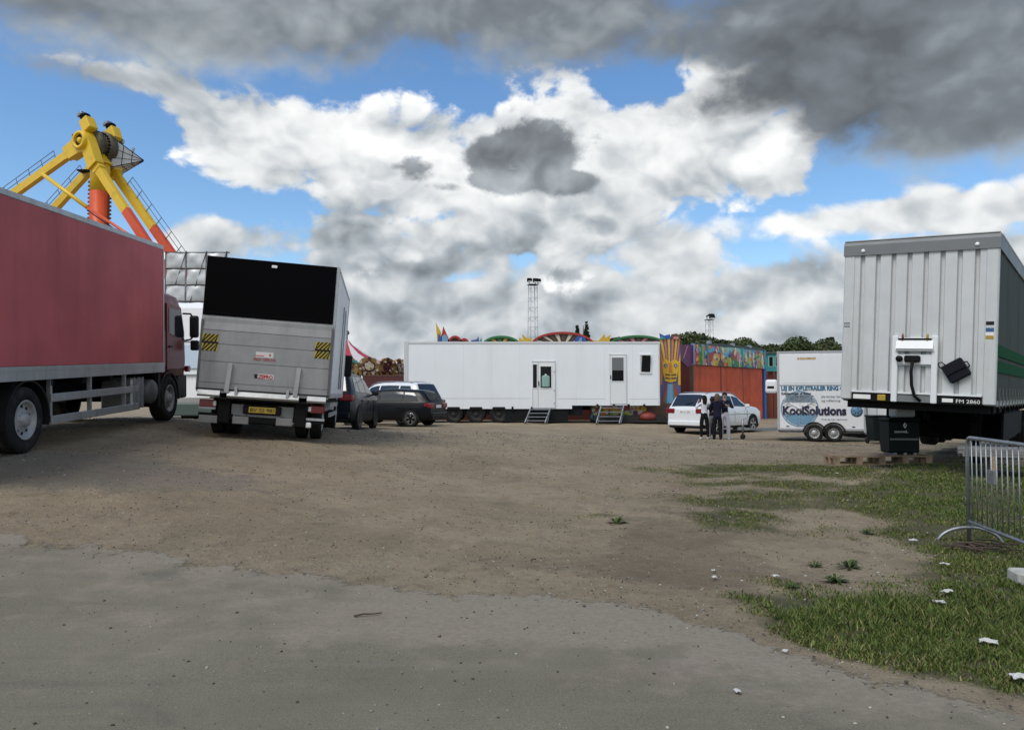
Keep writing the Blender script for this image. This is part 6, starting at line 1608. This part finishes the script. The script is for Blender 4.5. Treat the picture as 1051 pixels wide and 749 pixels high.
# ---------------------------------------------------------------- litter, wood bits, weeds
def litter():
    rr = random.Random(21); paper = mat('litter_white', (.50, .50, .48), .7)
    def gp(px, py):
        dd = 6.0
        for _ in range(40):
            q = P(px, py, dd); z = g(q.x, q.y) if q.y > 0 else 0
            k = (CAMZ - z) / max(1e-3, CAMZ - q.z); dd = dd * (.5 + .5 * k)
        return P(px, py, dd)
    items = [(972, 612, .10, 'crumpled white paper scrap lying in the tall grass below the barrier'), (964, 623, .09, 'flat white paper scrap just below another one in the grass'), (1015, 665, .11, 'large crumpled white scrap low in the grass near the road edge'), (1046, 702, .11, 'pale flat scrap at the road edge in the lower right corner'), (806, 672, .05, 'small white scrap lying on the dusty asphalt'), (732, 588, .05, 'pair like white scrap on the bare dirt, the upper one', ), (733, 595, .06, 'white scrap on the bare dirt just below a similar one'),
             (859, 487, .07, 'far white scrap in the grass near the pallets'), (796, 594, .07, 'flat pale stone like scrap beside the small grass patch'), (757, 714, .05, 'thin white scrap on the grey asphalt near the lower edge'), (937, 558, .09, 'pale scrap in the grass to the left of the barrier foot'), (970, 583, .09, 'pale scrap in the short grass below the barrier foot')]
    for px, py, s, lab in items:
        q = gp(px, py); n = 7; bm_ = MB(); vs = []
        for i in range(n):
            for j in range(n):
                u, v = i / (n - 1) - .5, j / (n - 1) - .5; e = 1 - .25 * rr.random() * (abs(u) + abs(v))
                vs.append((u * s * 1.0 * e, v * s * .7 * e, .012 + s * .2 * (rr.random() ** 1.5) * (1 - 1.2 * (u * u + v * v))))
        top_ = vs; bot = [(x, y, z - .003) for x, y, z in vs]; fs = [(i * n + j, (i + 1) * n + j, (i + 1) * n + j + 1, i * n + j + 1) for i in range(n - 1) for j in range(n - 1)]
        bm_.add(top_ + bot, fs + [tuple(n * n + k for k in reversed(f)) for f in fs])
        o = bm_.build('paper_scrap', paper); o.location = (q.x, q.y, g(q.x, q.y) + (.03 if px > 900 else .016)); o.rotation_euler = (0, 0, rr.random() * 6); tag(o, lab, 'litter', 'scraps of litter on the ground')
    bark = mat('stick_brown', (.07, .05, .035), .9)
    for px, py, L, lab, a in ((378, 634, .20, 'thin dark twig lying on the grey asphalt', .35), (548, 577, .10, 'short twig where the dirt meets the asphalt', 1.0)):
        q = gp(px, py); m = MB(); z = .03; m.tube([(-L / 2, 0, .0), (-L / 6, .012, .006), (L / 5, -.006, .004), (L / 2, .02, .0)], .008, 0, 6, .004); o = m.build('twig', bark); o.location = (q.x, q.y, g(q.x, q.y) + .024); o.rotation_euler = (0, 0, a); tag(o, lab, 'twig', 'twigs on the ground')
    # broken branches under the barrier foot
    q = gp(1005, 566); t = thing('branch_pile', 'heap of broken dry branches lying behind the barrier foot', 'branches', (q.x, q.y, g(q.x, q.y)))
    for k in range(14):
        m = MB(); a = rr.random() * PI; L = .25 + .3 * rr.random(); c = Vector((rr.uniform(-.3, .3), rr.uniform(-.2, .2), .02 + .06 * rr.random())); dv = Vector((math.cos(a), math.sin(a), rr.uniform(-.1, .1))) * L / 2
        m.tube([c - dv, c + Vector((0, 0, .02)), c + dv], .012, 0, 6, .006); m.build('stick', bark, t)
    # small rosette weeds on the bare dirt
    for k, (px, py, s, lab) in enumerate(((872, 583, .16, 'low leafy weed on bare dirt right of centre of the grass'), (858, 598, .15, 'low leafy weed on the bare dirt, nearest the tall grass'), (836, 581, .10, 'tiny weed sprig on the bare dirt'), (633, 537, .16, 'lone tuft of weed on the open dirt'), (890, 548, .13, 'weed sprig left of the barrier at the dirt edge'), (812, 603, .10, 'small weed sprig just above the road edge grass'))):
        q = gp(px, py); v, f = [], []
        for j in range(26):
            a = rr.random() * 2 * PI; L = s * (.5 + .6 * rr.random()); w = s * .10; h = s * (.10 + .38 * rr.random()); c, e = math.cos(a), math.sin(a); o_ = len(v)
            v += [(0, 0, 0), (c * L * .5 - e * w, e * L * .5 + c * w, h), (c * L, e * L, h * .7), (c * L * .5 + e * w, e * L * .5 - c * w, h)]; f.append((o_, o_ + 1, o_ + 2, o_ + 3))
        me = mesh_np('weed', np.array(v), np.array(f), [bpy.data.materials['grass_dark']]); o = bpy.data.objects.new('weed', me); col.objects.link(o); o.location = (q.x, q.y, g(q.x, q.y)); tag(o, lab, 'weed', 'weeds on the bare dirt')
litter()
# ---------------------------------------------------------------- three people by the white car
def skin_mat(name, c): return mat(name, c, .55)
PM = {'skin': skin_mat('skin', (.42, .25, .18)), 'hair_dark': mat('hair_dark', (.022, .014, .010), .5), 'hair_brown': mat('hair_brown', (.11, .065, .035), .5), 'white_cloth': mat('white_cloth', (.66, .67, .76), .8, bump=.2, bscale=12), 'black_cloth': mat('black_cloth', (.010, .010, .013), .8, bump=.2, bscale=12), 'navy_cloth': mat('navy_cloth', (.012, .015, .030), .85, bump=.3, bscale=10),
      'pale_trousers': mat('pale_trousers', (.58, .57, .66), .8, bump=.2, bscale=12), 'shoe_white': mat('shoe_white', (.70, .70, .68), .5), 'shoe_dark': mat('shoe_dark', (.02, .02, .02), .5), 'grey_cloth': mat('grey_cloth', (.20, .205, .22), .85)}
def person(label, loc, rz, h, J, top, legs, shoes, hair, long_hair, wide=1.0, sleeve=None, bare_waist=False, hem=.92, leg_w=1.0):
    """J: joint positions for a 1.70 m figure facing +y; a body grown from one skeleton, clothes by region"""
    S = h / 1.70
    V, E, Rr, reg = [], [], [], []
    idx = {}
    def v(n, p, r, g_=None): idx[n] = len(V); V.append(tuple(q * S for q in p)); Rr.append((r if isinstance(r, tuple) else (r, r))); reg.append(g_); return idx[n]
    def e(a, b): E.append((idx[a], idx[b]))
    v('pelvis', (0, 0, .93), (.150 * wide, .105)); v('waist', (0, .01, 1.08), (.122 * wide, .088)); v('chest', (0, .01, 1.27), (.155 * wide, .105)); v('collar', (0, -.005, 1.40), (.10, .075)); v('neck', (0, .0, 1.47), .052); v('skull', (0, .015, 1.545), (.068, .078)); v('brow', (0, .02, 1.62), (.074, .086)); v('crown', (0, .005, 1.685), (.050, .060))
    for a, b in (('pelvis', 'waist'), ('waist', 'chest'), ('chest', 'collar'), ('collar', 'neck'), ('neck', 'skull'), ('skull', 'brow'), ('brow', 'crown')): e(a, b)
    for s, k in ((-1, 'l'), (1, 'r')):
        A = J[k]
        v('sh' + k, (s * .165, -.005, 1.385), .058); v('el' + k, A[0], .045); v('wr' + k, A[1], .028); v('pa' + k, A[2], (.040, .020))
        e('collar', 'sh' + k); e('sh' + k, 'el' + k); e('el' + k, 'wr' + k); e('wr' + k, 'pa' + k)
        w_, p_ = Vector(A[1]), Vector(A[2]); d = (p_ - w_).normalized(); sd = d.cross(Vector((0, 1, .3))).normalized() if abs(d.y) < .9 else Vector((1, 0, 0)); cur = sd.cross(d).normalized()
        for i, (o, L) in enumerate(((-.028, .062), (-.010, .075), (.010, .070), (.027, .055))):
            b0 = p_ + sd * o + d * .03; b1 = b0 + d * L * .5 + cur * .008; b2 = b0 + d * L * .85 + cur * .03
            v(f'f{i}a{k}', b0, .0095); v(f'f{i}b{k}', b1, .0090); v(f'f{i}c{k}', b2, .0080); e('pa' + k, f'f{i}a{k}'); e(f'f{i}a{k}', f'f{i}b{k}'); e(f'f{i}b{k}', f'f{i}c{k}')
        b0 = w_ + (p_ - w_) * .45 - sd * .036; b1 = b0 - sd * .022 + d * .03; v('ta' + k, b0, .012); v('tb' + k, b1, .010); v('tc' + k, b1 + d * .03, .009); e('wr' + k, 'ta' + k); e('ta' + k, 'tb' + k); e('tb' + k, 'tc' + k)
        B = J['leg' + k]; lw = leg_w
        v('hip' + k, (s * .085, 0, .86), (.092 * lw, .098)); v('kn' + k, B[0], .066 * lw); v('cf' + k, tuple(Vector(B[0]).lerp(Vector(B[1]), .35)), .060 * lw); v('an' + k, B[1], .043 * lw * (1.25 if lw > 1.05 else 1)); v('he' + k, tuple(Vector(B[1]) + Vector((0, .0, -.055))), (.040, .045)); v('to' + k, B[2], (.040, .026))
        e('pelvis', 'hip' + k); e('hip' + k, 'kn' + k); e('kn' + k, 'cf' + k); e('cf' + k, 'an' + k); e('an' + k, 'he' + k); e('he' + k, 'to' + k)
    me = bpy.data.meshes.new('skeleton'); me.from_pydata(V, E, []); ob = bpy.data.objects.new('skeleton', me); col.objects.link(ob)
    sk = ob.modifiers.new('skin', 'SKIN'); sk.use_smooth_shade = True; sk.branch_smoothing = .3; su = ob.modifiers.new('sub', 'SUBSURF'); su.levels = su.render_levels = 2
    for i, r in enumerate(Rr): me.skin_vertices[0].data[i].radius = (r[0] * S, r[1] * S)
    me.skin_vertices[0].data[0].use_root = True
    bpy.context.view_layer.update()
    bm_ = bpy.data.meshes.new_from_object(ob.evaluated_get(bpy.context.evaluated_depsgraph_get())); bpy.data.objects.remove(ob)
    bm_.name = 'person'; o = bpy.data.objects.new('person', bm_); col.objects.link(o); o.location = loc; o.rotation_euler = (0, 0, rz)
    bm_.materials.clear()
    for q in (PM['skin'], top, legs, shoes, sleeve or top): bm_.materials.append(q)
    segs = []
    inv = {i: n for n, i in idx.items()}
    for a, b in E:
        na, nb = inv[a], inv[b]; r = 0
        if na in ('pelvis', 'waist', 'chest') and nb in ('waist', 'chest', 'collar'): r = 1
        if na == 'collar' and nb.startswith('sh'): r = 1
        if na.startswith('sh'): r = 4
        if na.startswith('el'): r = 4
        if na == 'pelvis' and nb.startswith('hip'): r = 2
        if na.startswith(('hip', 'kn', 'cf')): r = 2
        if na.startswith(('an', 'he')): r = 3
        segs.append((Vector(V[a]), Vector(V[b]), r, na))
    for p in bm_.polygons:
        c = p.center; best = None
        for a, b, r, na in segs:
            t = max(0, min(1, (c - a).dot(b - a) / max(1e-9, (b - a).length_squared))); dd = (c - (a + (b - a) * t)).length
            if best is None or dd < best[0]: best = (dd, r, t, na)
        r = best[1]
        if r == 1 and c.z < hem * S: r = 2
        if r == 2 and c.z > hem * S: r = 1
        if bare_waist and r == 1 and c.z < (hem + .07) * S: r = 0
        if best[3] == 'collar' and c.z > 1.44 * S: r = 0
        if best[3].startswith('el') and best[2] > .93: r = 0
        p.material_index = r; p.use_smooth = True
    tag(o, label, 'person', 'people standing by the white car')
    # face
    m = MB(); m.box((0, .105 * S, 1.588 * S), (.024 * S, .03 * S, .04 * S), 0, (R(-20), 0, 0), .008); m.build('nose', PM['skin'], o)
    m = MB(); m.box((0, .098 * S, 1.545 * S), (.045 * S, .01 * S, .012 * S), 0, None, .003); m.build('mouth', mat('lip', (.30, .10, .09), .5) if 'lip' not in bpy.data.materials else bpy.data.materials['lip'], o)
    for s in (-1, 1):
        m = MB(); m.lathe([(.001, -.006), (.012 * S, 0), (.001, .006)], (s * .032 * S, .098 * S, 1.612 * S), 'y', 10, cap=False); m.build('eye', PM['hair_dark'], o)
        m = MB(); m.lathe([(.001, -.008), (.022 * S, -.004), (.026 * S, .004), (.001, .008)], (s * .080 * S, .01 * S, 1.60 * S), 'x', 10, cap=False); m.build('ear', PM['skin'], o)
    # hair: a cap over the skull, with length down the back
    m = MB(); rings = []
    for k in range(9):
        q = k / 8 * PI * .56; rr_ = math.sin(q); z = 1.615 + math.cos(q) * .108
        rings.append([(math.cos(a) * rr_ * .098 * S, (.0 + math.sin(a) * rr_ * .112 - (.012 if math.sin(a) > 0 else 0)) * S, (z + (.035 * max(0, math.sin(a)) * (k / 8))) * S) for a in np.linspace(0, 2 * PI, 20)[:-1]])
    m.ring(rings, 0, True, False)
    if long_hair:
        L = long_hair; rg = []
        for k in range(8):
            f = k / 7; z = 1.66 - f * L; w = .088 + .020 * math.sin(f * PI) - .03 * f * f
            rg.append([(math.cos(a) * w * S, (-.055 - .010 * f + math.sin(a) * (.052 - .015 * f)) * S, (z + .02 * math.sin(a * 5)) * S) for a in np.linspace(0, 2 * PI, 16)[:-1]])
        m.ring(rg, 0, True, True)
    m.build('hair', hair, o)
    return o
d = 29.0
def at(px, dd): x = X_(px, dd); return (x, dd, g(x, dd))
stand = lambda s, dx=.0, dy=0: ((s * .10 + dx, .02 + dy, .48), (s * .105 + dx, -.02 + dy, .085), (s * .125 + dx, .13 + dy, .030))
person('person in a short white top and black trousers with both arms raised to the face', at(722.5, 29.0), R(6), 1.60,
       {'l': ((-.30, .10, 1.20), (-.17, .28, 1.42), (-.12, .31, 1.49)), 'r': ((.29, .12, 1.20), (.16, .28, 1.43), (.11, .31, 1.50)), 'legl': stand(-1, -.02), 'legr': stand(1, .03)}, PM['white_cloth'], PM['black_cloth'], PM['shoe_white'], PM['hair_dark'], .30, 1.0, bare_waist=False, hem=1.02, leg_w=1.05)
person('person in a loose dark navy jacket and black trousers with brown hair', at(735.8, 28.9), R(-8), 1.66,
       {'l': ((-.29, .06, 1.14), (-.20, .22, 1.02), (-.15, .28, 1.03)), 'r': ((.30, .02, 1.14), (.25, .17, .99), (.20, .23, .97)), 'legl': stand(-1, -.02), 'legr': stand(1, .01)}, PM['navy_cloth'], PM['black_cloth'], PM['shoe_dark'], PM['hair_brown'], .22, 1.42, hem=.80, leg_w=1.3)
person('tallest person in wide pale trousers and dark top with dark tied up hair', at(743.5, 29.45), R(165), 1.74,
       {'l': ((-.30, .06, 1.15), (-.14, .25, 1.22), (-.07, .29, 1.25)), 'r': ((.29, .08, 1.16), (.15, .26, 1.26), (.08, .30, 1.30)), 'legl': stand(-1, -.02), 'legr': stand(1, .02)}, PM['navy_cloth'], PM['pale_trousers'], PM['shoe_white'], PM['hair_dark'], .0, 1.0, hem=.98, leg_w=1.28)
person('person in grey patterned trousers mostly hidden behind the white top and navy jacket', at(730.5, 29.6), R(20), 1.52,
       {'l': ((-.26, .05, 1.14), (-.20, .20, .98), (-.17, .26, .95)), 'r': ((.26, .05, 1.14), (.20, .20, .98), (.17, .26, .95)), 'legl': stand(-1, -.02), 'legr': stand(1, .02)}, PM['black_cloth'], PM['grey_cloth'], PM['shoe_white'], PM['hair_dark'], .25, 1.0, hem=.96)
